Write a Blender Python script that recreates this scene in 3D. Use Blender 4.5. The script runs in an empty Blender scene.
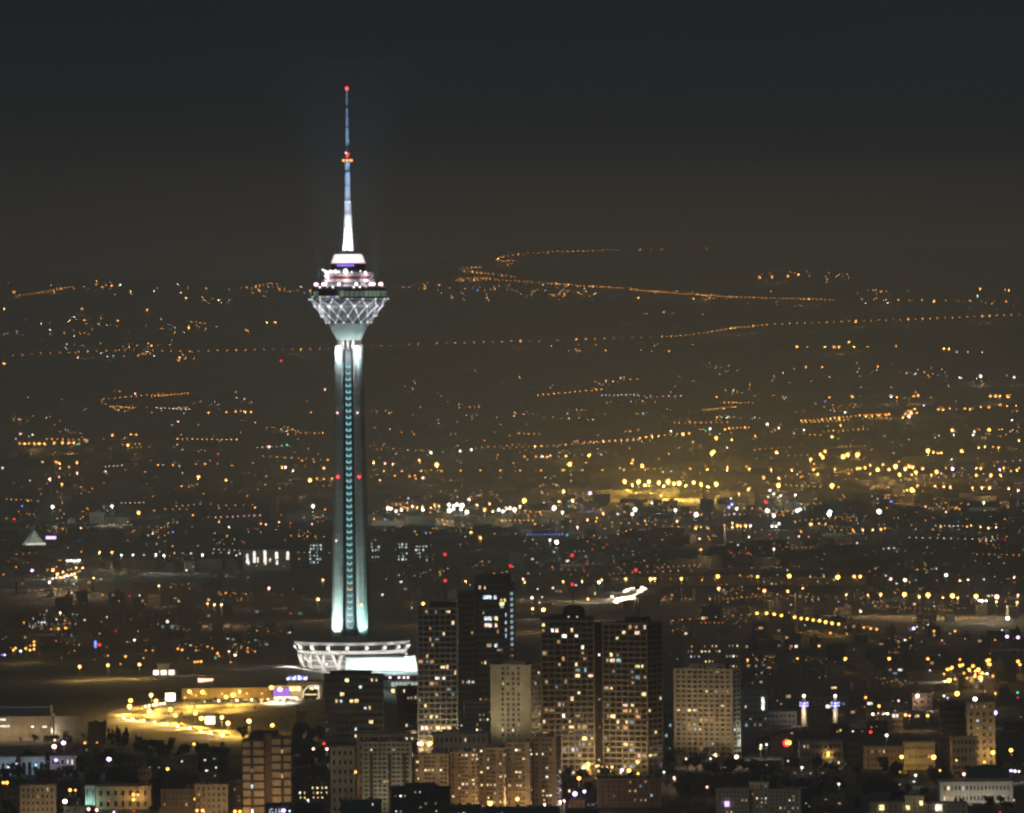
import bpy, bmesh, math, random
from mathutils import Vector, Matrix
R = math.radians
rnd = random.Random(11)
S = bpy.context.scene
# ------------------------------------------------------------------ camera, world, sun lamp added for city glow, exposure
H, K, LEAN, HOR = 289.0, 1.228e-4, 0.0085, 292.0
cam_data = bpy.data.cameras.new('camera')
cam = bpy.data.objects.new('camera', cam_data)
S.collection.objects.link(cam)
S.camera = cam
cam_data.sensor_width = 36.0
cam_data.lens = 36.0 / (1024 * K)
cam_data.clip_start = 1.0
cam_data.clip_end = 200000.0
cam.rotation_mode = 'QUATERNION'
cam.rotation_quaternion = (Matrix.Rotation(R(90), 3, 'X') @ Matrix.Rotation(-math.atan(LEAN), 3, 'Z')).to_quaternion()
cam.location = (0, 0, H)
cam_data.shift_x = 0.0
cam_data.shift_y = -(406.5 - HOR) / 1024

SUN_EL, SUN_AZ = R(24), R(200)
world = bpy.data.worlds.new('World')
S.world = world
world.use_nodes = True
wn, wl = world.node_tree.nodes, world.node_tree.links
wn.clear()
wo = wn.new('ShaderNodeOutputWorld')
bg = wn.new('ShaderNodeBackground')
sky = wn.new('ShaderNodeTexSky')
sky.sky_type = 'NISHITA'
sky.sun_disc = False
sky.sun_elevation = SUN_EL
sky.sun_rotation = SUN_AZ
sky.air_density = 1.2
sky.dust_density = 0.6
bg.inputs['Strength'].default_value = 0.0029
tint = wn.new('ShaderNodeMix')
tint.data_type = 'RGBA'; tint.blend_type = 'MULTIPLY'
tint.inputs['Factor'].default_value = 1.0
tint.inputs[7].default_value = (.46, .62, 1.3, 1)
wl.new(sky.outputs[0], tint.inputs[6])
wtc = wn.new('ShaderNodeTexCoord')                      # uneven smog high up
wmp = wn.new('ShaderNodeMapping'); wmp.inputs['Scale'].default_value = (9, 9, 26)
wl.new(wtc.outputs['Generated'], wmp.inputs['Vector'])
wnz = wn.new('ShaderNodeTexNoise'); wnz.inputs['Scale'].default_value = 1.0; wnz.inputs['Detail'].default_value = 4
wl.new(wmp.outputs[0], wnz.inputs['Vector'])
wmr = wn.new('ShaderNodeMapRange')
wmr.inputs['From Min'].default_value = .3; wmr.inputs['From Max'].default_value = .7
wmr.inputs['To Min'].default_value = .84; wmr.inputs['To Max'].default_value = 1.16
wl.new(wnz.outputs['Fac'], wmr.inputs['Value'])
wsc = wn.new('ShaderNodeVectorMath'); wsc.operation = 'SCALE'
wl.new(tint.outputs[2], wsc.inputs[0]); wl.new(wmr.outputs[0], wsc.inputs['Scale'])
wl.new(wsc.outputs[0], bg.inputs['Color'])
wl.new(bg.outputs[0], wo.inputs['Surface'])

sun_data = bpy.data.lights.new('city_glow_sun', 'SUN')
sun = bpy.data.objects.new('city_glow_sun', sun_data)
S.collection.objects.link(sun)
sun_data.energy = 0.26
sun_data.angle = R(25)
sun_data.color = (1.0, 0.96, 0.82)
sdir = Vector((-math.sin(R(24)) * math.cos(SUN_EL), -math.cos(R(24)) * math.cos(SUN_EL), math.sin(SUN_EL)))
sun.rotation_mode = 'QUATERNION'
sun.rotation_quaternion = sdir.to_track_quat('Z', 'Y')
sun.location = (-500, -400, 520)

S.view_settings.view_transform = 'Standard'
S.view_settings.look = 'None'
S.view_settings.exposure = 0.0
S.view_settings.gamma = 1.0
S.view_settings.use_curve_mapping = False
S.render.engine = 'CYCLES'
c = S.cycles
c.use_adaptive_sampling = False
c.use_denoising = True
c.max_bounces = 3
c.diffuse_bounces = 2
c.glossy_bounces = 1
c.transmission_bounces = 1
c.volume_bounces = 0
c.sample_clamp_indirect = 0.6
c.use_light_tree = True
c.caustics_reflective = False
c.caustics_refractive = False
c.pixel_filter_type = 'BLACKMAN_HARRIS'
c.filter_width = 2.4

# ------------------------------------------------------------------ helpers
def link(o, parent=None):
    S.collection.objects.link(o)
    if parent is not None:
        o.parent = parent
    return o

def tag(o, label=None, cat=None, group=None, kind=None):
    if label: o['label'] = label
    if cat: o['category'] = cat
    if group: o['group'] = group
    if kind: o['kind'] = kind
    return o

def thing(name, label, cat, loc=(0, 0, 0), rz=0.0, group=None):
    o = link(bpy.data.objects.new(name, None))
    o.location = loc
    o.rotation_euler = (0, 0, rz)
    o.empty_display_size = 2
    return tag(o, label, cat, group)

class MB:
    def __init__(self):
        self.v, self.f, self.m = [], [], []
        self.cur = 0
    def quad(self, a, b, c_, d):
        n = len(self.v)
        self.v += [a, b, c_, d]
        self.f.append((n, n + 1, n + 2, n + 3)); self.m.append(self.cur)
    def box(self, x0, x1, y0, y1, z0, z1):
        n = len(self.v)
        self.v += [(x0, y0, z0), (x1, y0, z0), (x1, y1, z0), (x0, y1, z0), (x0, y0, z1), (x1, y0, z1), (x1, y1, z1), (x0, y1, z1)]
        for q in ((0, 3, 2, 1), (4, 5, 6, 7), (0, 1, 5, 4), (1, 2, 6, 5), (2, 3, 7, 6), (3, 0, 4, 7)):
            self.f.append(tuple(n + i for i in q)); self.m.append(self.cur)
        return self
    def lathe(self, prof, n=32, cx=0, cy=0, a0=0.0, close=True):
        b = len(self.v)
        for r, z in prof:
            for i in range(n):
                a = a0 + 2 * math.pi * i / n
                self.v.append((cx + r * math.cos(a), cy + r * math.sin(a), z))
        for k in range(len(prof) - 1):
            for i in range(n):
                j = (i + 1) % n
                self.f.append((b + k * n + i, b + k * n + j, b + (k + 1) * n + j, b + (k + 1) * n + i)); self.m.append(self.cur)
        if close:
            self.f.append(tuple(b + i for i in reversed(range(n)))); self.m.append(self.cur)
            e = b + (len(prof) - 1) * n
            self.f.append(tuple(e + i for i in range(n))); self.m.append(self.cur)
        return self
    def bar(self, p, q, r, n=5, r2=None):
        p, q = Vector(p), Vector(q)
        r2 = r if r2 is None else r2
        z = (q - p).normalized()
        x = z.cross(Vector((0, 0, 1)) if abs(z.z) < .9 else Vector((1, 0, 0))).normalized()
        y = z.cross(x)
        b = len(self.v)
        for c_, rr in ((p, r), (q, r2)):
            for i in range(n):
                a = 2 * math.pi * i / n
                self.v.append(tuple(c_ + x * (rr * math.cos(a)) + y * (rr * math.sin(a))))
        for i in range(n):
            j = (i + 1) % n
            self.f.append((b + i, b + j, b + n + j, b + n + i)); self.m.append(self.cur)
        self.f.append(tuple(b + i for i in reversed(range(n)))); self.m.append(self.cur)
        self.f.append(tuple(b + n + i for i in range(n))); self.m.append(self.cur)
        return self
    def ball(self, c_, r, ns=8, nr=5, sz=1.0):
        prof = []
        for k in range(nr + 1):
            a = -math.pi / 2 + math.pi * k / nr
            prof.append((max(r * math.cos(a), r * .02), c_[2] + sz * r * math.sin(a)))
        return self.lathe(prof, ns, c_[0], c_[1])
    def mesh(self, name, mats):
        me = bpy.data.meshes.new(name)
        me.from_pydata(self.v, [], self.f)
        for m in (mats if isinstance(mats, (list, tuple)) else [mats]):
            me.materials.append(m)
        if any(self.m):
            me.polygons.foreach_set('material_index', self.m)
        me.update()
        return me
    def build(self, name, mats, parent=None, smooth=False):
        me = self.mesh(name, mats)
        if smooth:
            me.polygons.foreach_set('use_smooth', [True] * len(me.polygons))
        return link(bpy.data.objects.new(name, me), parent)

def ordinal(n):
    s = 'th' if 10 <= n % 100 <= 20 else {1: 'st', 2: 'nd', 3: 'rd'}.get(n % 10, 'th')
    return f'{n}{s}'

# ------------------------------------------------------------------ sight lines and terrain
def col(px, py):
    U, V = px - 512.0, py - HOR
    return U - V * LEAN, V + U * LEAN

def smooth(a, b, t):
    t = max(0.0, min(1.0, (t - a) / (b - a)))
    return t * t * (3 - 2 * t)

CREST = [(-700, 270), (-512, 272), (-330, 276), (-160, 276), (-80, 262), (-10, 246), (200, 244), (330, 250), (512, 252), (700, 256)]
def crest(u):
    for (a, ya), (b, yb) in zip(CREST, CREST[1:]):
        if u <= b:
            t = max(0, (u - a) / (b - a))
            return ya + (yb - ya) * t
    return CREST[-1][1]

def terrain(x, d):
    z = 0.0
    if 5250 < d < 6800:                       # the mound the tower stands on
        edge = -62.0 - 40 * smooth(5500, 5800, d)
        w = 1 - smooth(edge - 45, edge + 20, x)
        z += 15.0 * smooth(5330, 5640, d) * (1 - smooth(6300, 6700, d)) * w
    if d > 20000:
        u = x / (K * 28000)
        zc = H + (HOR - crest(u)) * K * 28000
        t = (d - 20000) / 8000
        z += zc * t if t <= 1 else zc * (1 - .03 * (t - 1))
    return z

def hit(px, py, lift=0.0):
    """distance and ground x, z at which the sight line through a picture point meets the terrain raised by lift"""
    u, v = col(px, py)
    d, step = 3800.0, 1.004
    while d < 28400:
        if H - v * K * d - terrain(u * K * d, d) - lift <= 0:
            lo, hi = d / step, d
            for _ in range(22):
                m = (lo + hi) / 2
                if H - v * K * m - terrain(u * K * m, m) - lift <= 0: hi = m
                else: lo = m
            return hi
        d *= step
    return 28000.0

def spot_on(px, py, lift=0.0):
    d = hit(px, py, lift)
    u, v = col(px, py)
    x = u * K * d
    return x, d, terrain(x, d)

def at(px, py, d):
    u, v = col(px, py)
    return Vector((u * K * d, d, H - v * K * d))

# ------------------------------------------------------------------ materials
def mat(name, rgb, rough=.85, var=.25, scale=.15, metal=0.0, lifts=0.0):
    m = bpy.data.materials.new(name)
    m.use_nodes = True
    n, l = m.node_tree.nodes, m.node_tree.links
    p = n['Principled BSDF']
    p.inputs['Roughness'].default_value = rough
    p.inputs['Metallic'].default_value = metal
    tc = n.new('ShaderNodeTexCoord')
    oi = n.new('ShaderNodeObjectInfo')
    add = n.new('ShaderNodeVectorMath'); add.operation = 'ADD'
    l.new(tc.outputs['Object'], add.inputs[0])
    l.new(oi.outputs['Location'], add.inputs[1])
    nz = n.new('ShaderNodeTexNoise')
    nz.inputs['Scale'].default_value = scale
    nz.inputs['Detail'].default_value = 5
    l.new(add.outputs[0], nz.inputs['Vector'])
    rp = n.new('ShaderNodeValToRGB')
    rp.color_ramp.elements[0].position = .3
    rp.color_ramp.elements[1].position = .7
    rp.color_ramp.elements[0].color = (*[v * (1 - var) for v in rgb], 1)
    rp.color_ramp.elements[1].color = (*[min(1, v * (1 + var)) for v in rgb], 1)
    l.new(nz.outputs['Fac'], rp.inputs[0])
    mp = n.new('ShaderNodeMapping')
    mp.inputs['Scale'].default_value = (.9, .9, .035)          # rain streaks down the walls
    l.new(add.outputs[0], mp.inputs['Vector'])
    n2 = n.new('ShaderNodeTexNoise'); n2.inputs['Scale'].default_value = 1.0; n2.inputs['Detail'].default_value = 4
    l.new(mp.outputs[0], n2.inputs['Vector'])
    r2 = n.new('ShaderNodeMapRange')
    r2.inputs['From Min'].default_value = .35; r2.inputs['From Max'].default_value = .68
    r2.inputs['To Min'].default_value = 1 - var * 1.1; r2.inputs['To Max'].default_value = 1.08
    l.new(n2.outputs['Fac'], r2.inputs['Value'])
    mu = n.new('ShaderNodeVectorMath'); mu.operation = 'SCALE'
    l.new(rp.outputs[0], mu.inputs[0]); l.new(r2.outputs[0], mu.inputs['Scale'])
    last = mu.outputs[0]
    if lifts:                                                   # pour joints of slip-formed concrete
        sp = n.new('ShaderNodeSeparateXYZ'); l.new(tc.outputs['Object'], sp.inputs[0])
        dv = n.new('ShaderNodeMath'); dv.operation = 'DIVIDE'; dv.inputs[1].default_value = lifts; l.new(sp.outputs['Z'], dv.inputs[0])
        fl = n.new('ShaderNodeMath'); fl.operation = 'FLOOR'; l.new(dv.outputs[0], fl.inputs[0])
        wn_ = n.new('ShaderNodeTexWhiteNoise'); wn_.noise_dimensions = '1D'; l.new(fl.outputs[0], wn_.inputs['W'])
        fr = n.new('ShaderNodeMath'); fr.operation = 'FRACT'; l.new(dv.outputs[0], fr.inputs[0])
        gt = n.new('ShaderNodeMath'); gt.operation = 'GREATER_THAN'; gt.inputs[1].default_value = .12; l.new(fr.outputs[0], gt.inputs[0])
        ma = n.new('ShaderNodeMath'); ma.operation = 'MULTIPLY_ADD'; l.new(wn_.outputs['Value'], ma.inputs[0]); ma.inputs[1].default_value = .22; ma.inputs[2].default_value = .62
        mb_ = n.new('ShaderNodeMath'); mb_.operation = 'MULTIPLY_ADD'; l.new(gt.outputs[0], mb_.inputs[0]); mb_.inputs[1].default_value = .3; l.new(ma.outputs[0], mb_.inputs[2])
        m2 = n.new('ShaderNodeVectorMath'); m2.operation = 'SCALE'
        l.new(last, m2.inputs[0]); l.new(mb_.outputs[0], m2.inputs['Scale'])
        last = m2.outputs[0]
    l.new(last, p.inputs['Base Color'])
    return m

def glow(name, rgb, strength, vary=False, sample=False):
    m = bpy.data.materials.new(name)
    m.use_nodes = True
    n, l = m.node_tree.nodes, m.node_tree.links
    p = n['Principled BSDF']
    p.inputs['Base Color'].default_value = (.05, .05, .05, 1)
    p.inputs['Emission Color'].default_value = (*rgb, 1)
    p.inputs['Emission Strength'].default_value = strength
    if vary:                                   # curtains and furniture behind lit panes
        tc = n.new('ShaderNodeTexCoord'); oi = n.new('ShaderNodeObjectInfo')
        add = n.new('ShaderNodeVectorMath'); add.operation = 'ADD'
        l.new(tc.outputs['Object'], add.inputs[0]); l.new(oi.outputs['Location'], add.inputs[1])
        nz = n.new('ShaderNodeTexNoise'); nz.inputs['Scale'].default_value = .9; nz.inputs['Detail'].default_value = 2
        l.new(add.outputs[0], nz.inputs['Vector'])
        mr = n.new('ShaderNodeMapRange')
        mr.inputs['From Min'].default_value = .36; mr.inputs['From Max'].default_value = .62
        mr.inputs['To Min'].default_value = .3 * strength; mr.inputs['To Max'].default_value = 1.7 * strength
        l.new(nz.outputs['Fac'], mr.inputs['Value'])
        l.new(mr.outputs[0], p.inputs['Emission Strength'])
    m.cycles.emission_sampling = 'AUTO' if sample else 'NONE'
    return m

M = {}
for nm, rgb, var in (('cream', (.54, .47, .34), .15), ('pale', (.34, .33, .28), .18), ('buff', (.46, .36, .24), .2), ('brown', (.17, .12, .085), .25),
                     ('grey', (.2, .2, .19), .22), ('dark', (.05, .05, .052), .25), ('darkbrown', (.075, .06, .05), .3), ('teal', (.05, .1, .09), .25),
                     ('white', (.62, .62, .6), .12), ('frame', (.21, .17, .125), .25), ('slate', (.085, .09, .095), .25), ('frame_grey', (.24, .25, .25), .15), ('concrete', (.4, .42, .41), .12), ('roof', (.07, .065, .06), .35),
                     ('blue_grey', (.16, .19, .22), .2), ('ochre', (.34, .24, .11), .25), ('far', (.1, .09, .075), .3), ('far_pale', (.14, .125, .1), .3)):
    M[nm] = mat('wall_' + nm, rgb, .85, var)
M['pillar'] = mat('pillar_concrete', (.27, .31, .305), .85, .2, .06, lifts=5.2)
M['metal'] = mat('pole_metal', (.12, .12, .12), .5, .2, .5, .6)
M['steel'] = mat('white_steel', (.75, .76, .78), .5, .06, .5)
M['glass'] = mat('dark_glass', (.02, .024, .028), .12, .4, .2)
M['infill'] = mat('window_infill', (.06, .054, .048), .4, .5, .4)
M['asphalt'] = mat('asphalt', (.07, .065, .06), .9, .3, .05)
M['soil'] = mat('soil', (.17, .13, .085), .95, .45, .03)
M['trunk'] = mat('bark', (.07, .05, .035), .95, .3, .6)
M['leaf'] = mat('leaf', (.05, .065, .03), .8, .5, .25)
M['leaf_dark'] = mat('leaf_dark', (.035, .05, .03), .8, .5, .25)
M['greenroof'] = mat('copper_roof', (.07, .13, .11), .6, .25, .1)
M['red_paint'] = mat('red_paint', (.35, .04, .03), .5, .1)
COL = dict(a=(1, .37, .055), y=(1, .5, .08), w=(1, .88, .7), c=(.82, 1, .9), p=(1, .52, .38), r=(1, .03, .04), g=(.08, 1, .45), b=(.16, .26, 1), v=(.72, .5, 1))
WORD = dict(a='amber', y='golden', w='white', c='cool white', p='pinkish', r='red', g='green', b='blue', v='violet')
SIZE = {0: (.62, 1.3), 1: (.86, 2.4), 2: (1.15, 3.8), 3: (1.55, 6), 4: (2.05, 10)}
CAST_NEAR = dict(a=(1, .68, .32), y=(1, .66, .24))
CAST = dict(a=(1, .62, .2), y=(1, .6, .11), w=(.85, 1, .84), c=(.7, 1, .88), p=(1, .72, .55), r=(1, .1, .1), g=(.3, 1, .6), b=(.3, .4, 1), v=(.8, .66, 1))
LAMP = {(k, s): glow(f'lamp_glow_{WORD[k].replace(" ", "_")}_{s}', COL[k], SIZE[s][1] * (.6 if k in 'rb' else 1)) for k in COL for s in SIZE}
WIN = [glow('lit_window_' + n, rgb, st, True) for n, rgb, st in (
    ('warm', (1, .7, .33), 1.7), ('warm_dim', (1, .66, .3), .6), ('yellow', (1, .8, .35), 2.2), ('white', (1, .93, .8), 2.4), ('cool', (.72, .88, 1), 1.6),
    ('cool_dim', (.6, .8, .9), .4), ('orange', (1, .5, .2), .9), ('pink', (1, .65, .5), 2.0), ('teal', (.45, .9, .95), .8))]
WW = [6, 8, 3, 3, 2, 5, 4, 2, 1]
def win_mat(r): return r.choices(WIN, WW)[0]
# ------------------------------------------------------------------ ground, hill roads, haze
def ground():
    ds = [-200, 1500, 3000, 3900]
    d = 4000.0
    while d < 7000: ds.append(d); d += 45
    while d < 44000: ds.append(d); d *= 1.02
    ds.append(44000)
    us = [i / 70 * 2 - 1 for i in range(71)]
    v, f = [], []
    for d in ds:
        half = 900 + max(d, 0) * .085
        for u in us:
            x = u * half
            v.append((x, d, terrain(x, d)))
    n = len(us)
    for j in range(len(ds) - 1):
        for i in range(n - 1):
            f.append((j * n + i, j * n + i + 1, (j + 1) * n + i + 1, (j + 1) * n + i))
    me = bpy.data.meshes.new('ground'); me.from_pydata(v, [], f)
    m = bpy.data.materials.new('ground'); m.use_nodes = True
    nn, l = m.node_tree.nodes, m.node_tree.links
    p = nn['Principled BSDF']; p.inputs['Roughness'].default_value = .95
    tc = nn.new('ShaderNodeTexCoord')
    a = nn.new('ShaderNodeTexNoise'); a.inputs['Scale'].default_value = .006; a.inputs['Detail'].default_value = 8
    b = nn.new('ShaderNodeTexNoise'); b.inputs['Scale'].default_value = .11; b.inputs['Detail'].default_value = 6
    l.new(tc.outputs['Object'], a.inputs['Vector']); l.new(tc.outputs['Object'], b.inputs['Vector'])
    mx = nn.new('ShaderNodeMath'); mx.operation = 'MULTIPLY_ADD'
    l.new(a.outputs['Fac'], mx.inputs[0]); mx.inputs[1].default_value = .6
    sc = nn.new('ShaderNodeMath'); sc.operation = 'MULTIPLY'; sc.inputs[1].default_value = .4
    l.new(b.outputs['Fac'], sc.inputs[0]); l.new(sc.outputs[0], mx.inputs[2])
    rp = nn.new('ShaderNodeValToRGB')
    rp.color_ramp.elements[0].position = .36; rp.color_ramp.elements[1].position = .62
    rp.color_ramp.elements[0].color = (.03, .029, .025, 1); rp.color_ramp.elements[1].color = (.125, .1, .07, 1)
    l.new(mx.outputs[0], rp.inputs[0]); l.new(rp.outputs[0], p.inputs['Base Color'])
    me.materials.append(m)
    tag(link(bpy.data.objects.new('ground', me)), kind='structure')
ground()

def ribbon(name, pts, width, m, lift=.12):
    """a road laid on the terrain through ground points, resampled"""
    P = []
    for (x0, d0), (x1, d1) in zip(pts, pts[1:]):
        n = max(2, int(math.hypot(x1 - x0, d1 - d0) / (20 if d0 < 9000 else 120)))
        for k in range(n): P.append((x0 + (x1 - x0) * k / n, d0 + (d1 - d0) * k / n))
    P.append(pts[-1])
    v, f = [], []
    for i, (x, d) in enumerate(P):
        a, b = P[max(0, i - 2)], P[min(len(P) - 1, i + 2)]
        t = Vector((b[0] - a[0], b[1] - a[1])).normalized()
        nx, ny = -t.y * width / 2, t.x * width / 2
        for s in (-1, -.34, .34, 1):
            xx, dd = x + nx * s, d + ny * s
            v.append((xx, dd, terrain(xx, dd) + lift))
    for i in range(len(P) - 1):
        for k in range(3):
            f.append((i * 4 + k, i * 4 + k + 1, i * 4 + k + 5, i * 4 + k + 4))
    me = bpy.data.meshes.new(name); me.from_pydata(v, [], f); me.materials.append(m)
    return tag(link(bpy.data.objects.new(name, me)), kind='structure')

def pix(s): return [tuple(float(q) for q in p.split(',')) for p in s.split()]
def on_ground(s): return [spot_on(x, y)[:2] for x, y in pix(s)]
SWITCHBACK = '712,249.2 699,249.3 650,249.8 606,250.8 575,251.6 546,252.8 516,255.2 500,258 496,260.5 503,261.5 514,260.8 513,263 506,266 480,267.8 460,269 463,271.5 490,274.5 519,277.5 490,278.6 458,279 456,280.5 466,281.2 493,280.2 533,282.8 592,287 629,289 660,292.2 700,295.4 733,297.4 806,299.4 836,300.3 900,300.6 960,301.5 1030,302.5'
HIGHWAY = '-6,357.5 40,354 80,352 130,350.5 190,352 240,350.5 285,349.5 337,349.2 380,347 420,344.5 470,343 540,341 610,338.8 660,337.3 690,335.6 732,328.5 778,324.6 833,322.6 885,320.6 930,319.2 970,317.2 1030,315'
ribbon('switchback_road', on_ground(SWITCHBACK), 16, M['asphalt'])
ribbon('highway', on_ground(HIGHWAY), 22, M['asphalt'])
# the lit road that climbs the mound
LOOP_A = '236,738 214,733 190,728 165,724 142,721 124,718.5 116,715 121,711.5 134,708.5 150,706.5 172,704 200,701.8 240,700.3 290,699.2 325,698.6'
LOOP_B = '232,733.5 205,729 180,725 160,720 150,716 156,711.5 172,708.5 200,706.5 240,704.5 280,703.2 300,703.6'
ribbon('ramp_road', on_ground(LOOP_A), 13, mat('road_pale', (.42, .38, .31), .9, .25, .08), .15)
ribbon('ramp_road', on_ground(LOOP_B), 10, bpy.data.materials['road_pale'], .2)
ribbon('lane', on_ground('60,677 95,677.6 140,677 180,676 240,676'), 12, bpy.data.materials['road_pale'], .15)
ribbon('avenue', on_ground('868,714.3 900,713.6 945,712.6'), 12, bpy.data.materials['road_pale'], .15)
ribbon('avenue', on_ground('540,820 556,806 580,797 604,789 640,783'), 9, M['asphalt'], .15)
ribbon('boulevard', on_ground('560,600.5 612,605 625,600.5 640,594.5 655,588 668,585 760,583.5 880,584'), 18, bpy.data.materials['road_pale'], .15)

def haze():
    b = MB().box(-6500, 6500, -400, 46000, -6, 462)
    m = bpy.data.materials.new('haze'); m.use_nodes = True
    n, l = m.node_tree.nodes, m.node_tree.links
    n.remove(n['Principled BSDF'])
    p = n.new('ShaderNodeVolumePrincipled')
    p.inputs['Color'].default_value = (.9, .95, .9, 1)
    p.inputs['Density'].default_value = 8.3e-5
    p.inputs['Density Attribute'].default_value = ''
    p.inputs['Anisotropy'].default_value = 0.0
    l.new(p.outputs[0], n['Material Output'].inputs['Volume'])
    m.cycles.homogeneous_volume = True
    tag(b.build('haze', m), kind='stuff')
haze()
# ------------------------------------------------------------------ the telecom tower
TD = 6000.0
TS = K * TD                                      # metres per picture unit at the tower
TX = at(350.3, 500, TD).x
TB = terrain(TX, TD)
def ty(y):                                       # height above the tower's base of a picture height on its axis
    return H - ((y - HOR) + (TX / TS) * LEAN) * TS - TB
def lamp_light(kind, name, parent, loc, power, rgb, target=None, cone=60, blend=.6, radius=.5):
    ld = bpy.data.lights.new(name, kind)
    ld.energy = power; ld.color = rgb; ld.shadow_soft_size = radius
    o = link(bpy.data.objects.new(name, ld), parent)
    o.location = loc
    o.visible_camera = False
    if kind == 'SPOT':
        ld.spot_size = R(cone); ld.spot_blend = blend
        o.rotation_mode = 'QUATERNION'
        o.rotation_quaternion = (Vector(loc) - Vector(target)).to_track_quat('Z', 'Y')
    return o

T = thing('telecom_tower', 'tall floodlit concrete telecom tower with lattice pod and slim antenna mast', 'tower', (TX, TD, TB), R(-5))
def px(n): return n * TS
# four concrete pillars round a dark core
conc = M['pillar']
ztop, zbot = ty(345), ty(636)
for sx in (-1, 1):
    for sy in (-1, 1):
        b = MB()
        levels = [(ty(668), 13.0, 5.5), (zbot, 12.8, 5.3), (ty(600), 12.2, 5.1), (ty(500), 10.8, 4.6), (ty(420), 9.6, 4.2), (ztop, 8.9, 4.0)]
        for i, (z, c_, h) in enumerate(levels):
            cx, cy = px(c_) * sx, px(c_) * sy
            h = px(h); k = h * .45
            ring = [(-h, -h + k), (-h + k, -h), (h - k, -h), (h, -h + k), (h, h - k), (h - k, h), (-h + k, h), (-h, h - k)]
            b.v += [(cx + p, cy + q, z) for p, q in ring]
            if i:
                o = (i - 1) * 8
                for j in range(8):
                    b.f.append((o + j, o + (j + 1) % 8, o + 8 + (j + 1) % 8, o + 8 + j)); b.m.append(0)
        b.build('pillar', conc, T)
b = MB()
b.lathe([(px(11.5), ty(660)), (px(10.8), zbot), (px(9), ztop)], 8, a0=R(22.5))
b.build('core', mat('core_dark', (.035, .042, .045), .5, .3), T)
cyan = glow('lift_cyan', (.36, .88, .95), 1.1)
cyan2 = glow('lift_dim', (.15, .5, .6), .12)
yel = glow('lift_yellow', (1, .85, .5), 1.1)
y = 367.0
k = 0
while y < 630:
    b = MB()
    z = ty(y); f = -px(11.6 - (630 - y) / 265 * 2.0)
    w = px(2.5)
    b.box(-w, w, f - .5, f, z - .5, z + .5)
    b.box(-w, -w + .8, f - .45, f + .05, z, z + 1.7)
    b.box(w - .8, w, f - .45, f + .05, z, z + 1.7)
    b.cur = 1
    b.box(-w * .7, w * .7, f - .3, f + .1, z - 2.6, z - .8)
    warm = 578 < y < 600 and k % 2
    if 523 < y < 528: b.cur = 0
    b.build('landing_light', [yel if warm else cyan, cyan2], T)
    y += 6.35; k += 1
# neck with fins
b = MB().lathe([(px(8.6), ztop - 4), (px(8.6), ty(338))], 16)
b.build('neck', mat('neck_dark', (.12, .13, .13), .8, .2), T)
for i in range(14):
    a = 2 * math.pi * (i + .5) / 14
    b = MB()
    r0, r1 = px(8.4), px(11.4)
    t = Vector((-math.sin(a), math.cos(a), 0)) * .75
    d_ = Vector((math.cos(a), math.sin(a), 0))
    n0 = len(b.v)
    for z, ra, rb in ((ty(349), r0, px(10.6)), (ty(338.6), r0, px(12.2))):
        for p in (d_ * ra - t, d_ * rb - t, d_ * rb + t, d_ * ra + t):
            b.v.append((p.x, p.y, z))
    for q in ((0, 3, 2, 1), (4, 5, 6, 7), (0, 1, 5, 4), (1, 2, 6, 5), (2, 3, 7, 6), (3, 0, 4, 7)):
        b.f.append(q); b.m.append(0)
    b.build('fin', M['white'], T)
# pod: lower cones, inner cone, lattice, rim
b = MB().lathe([(px(11.8), ty(340)), (px(14.6), ty(334.5)), (px(17.6), ty(329.6)), (px(17.2), ty(328.9)), (px(20.8), ty(323))], 48)
b.build('lower_cone', mat('pod_shell', (.33, .4, .4), .55, .12), T, True)
b = MB().lathe([(px(18.6), ty(323) + .05), (px(22.3), ty(316)), (px(27.0), ty(308)), (px(27.4), ty(306.2)), (px(28.0), ty(305.6)), (px(33.5), ty(299.4))], 48)
b.build('inner_cone', mat('pod_inner', (.13, .16, .155), .5, .2), T, True)
for i, (a_, y_) in enumerate(((-118, 311), (-112, 314), (-104, 310), (-99, 309), (-96, 317), (-88, 312), (-84, 309.5), (-78, 318), (-74, 311), (-70, 315), (-63, 318.5), (-58, 312), (-107, 318), (-67, 309.5))):
    rr_ = 18.6 + (323 - y_) / 7 * 3.7 * .82
    e = Vector((math.cos(R(a_)), math.sin(R(a_)), 0)) * px(rr_ + .35)
    MB().ball((e.x, e.y, ty(y_)), px(.62), 6, 4).build('cone_window_light', glow('cone_yellow', (1, .85, .3), 1.1) if i == 0 else bpy.data.materials['cone_yellow'], T)
b = MB().lathe([(px(27.2), ty(307.3)), (px(28.2), ty(307.3)), (px(28.6), ty(305.4)), (px(27.6), ty(305.4))], 48)
b.build('ring_beam', M['concrete'], T)
N = 16
nodes = []
for row, (r, y_, off) in enumerate(((38.6, 299.2, 0), (33.6, 306.2, .5), (26.6, 316, 0), (22.0, 322.6, .5))):
    nodes.append([Vector((px(r) * math.cos(2 * math.pi * (i + off + .2) / N), px(r) * math.sin(2 * math.pi * (i + off + .2) / N), ty(y_))) for i in range(N)])
for row in range(3):
    for i in range(N):
        if row % 2 == 0:
            pair = ((i, i), (i, (i - 1) % N))
        else:
            pair = ((i, i), (i, (i + 1) % N))
        for p, q in pair:
            nodes_b = MB().bar(nodes[row][p], nodes[row + 1][q], .4, 5)
            nodes_b.build('lattice_strut', M['steel'], T)
nl = glow('node_light', (.9, .88, 1), 2.8)
for row in (0, 1, 2, 3):
    for i in range(N):
        MB().ball(nodes[row][i] * 1.0 + Vector((nodes[row][i].x, nodes[row][i].y, 0)).normalized() * .7, .62 if row in (1, 2) else .5, 6, 4).build('node_light', nl, T)
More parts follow.
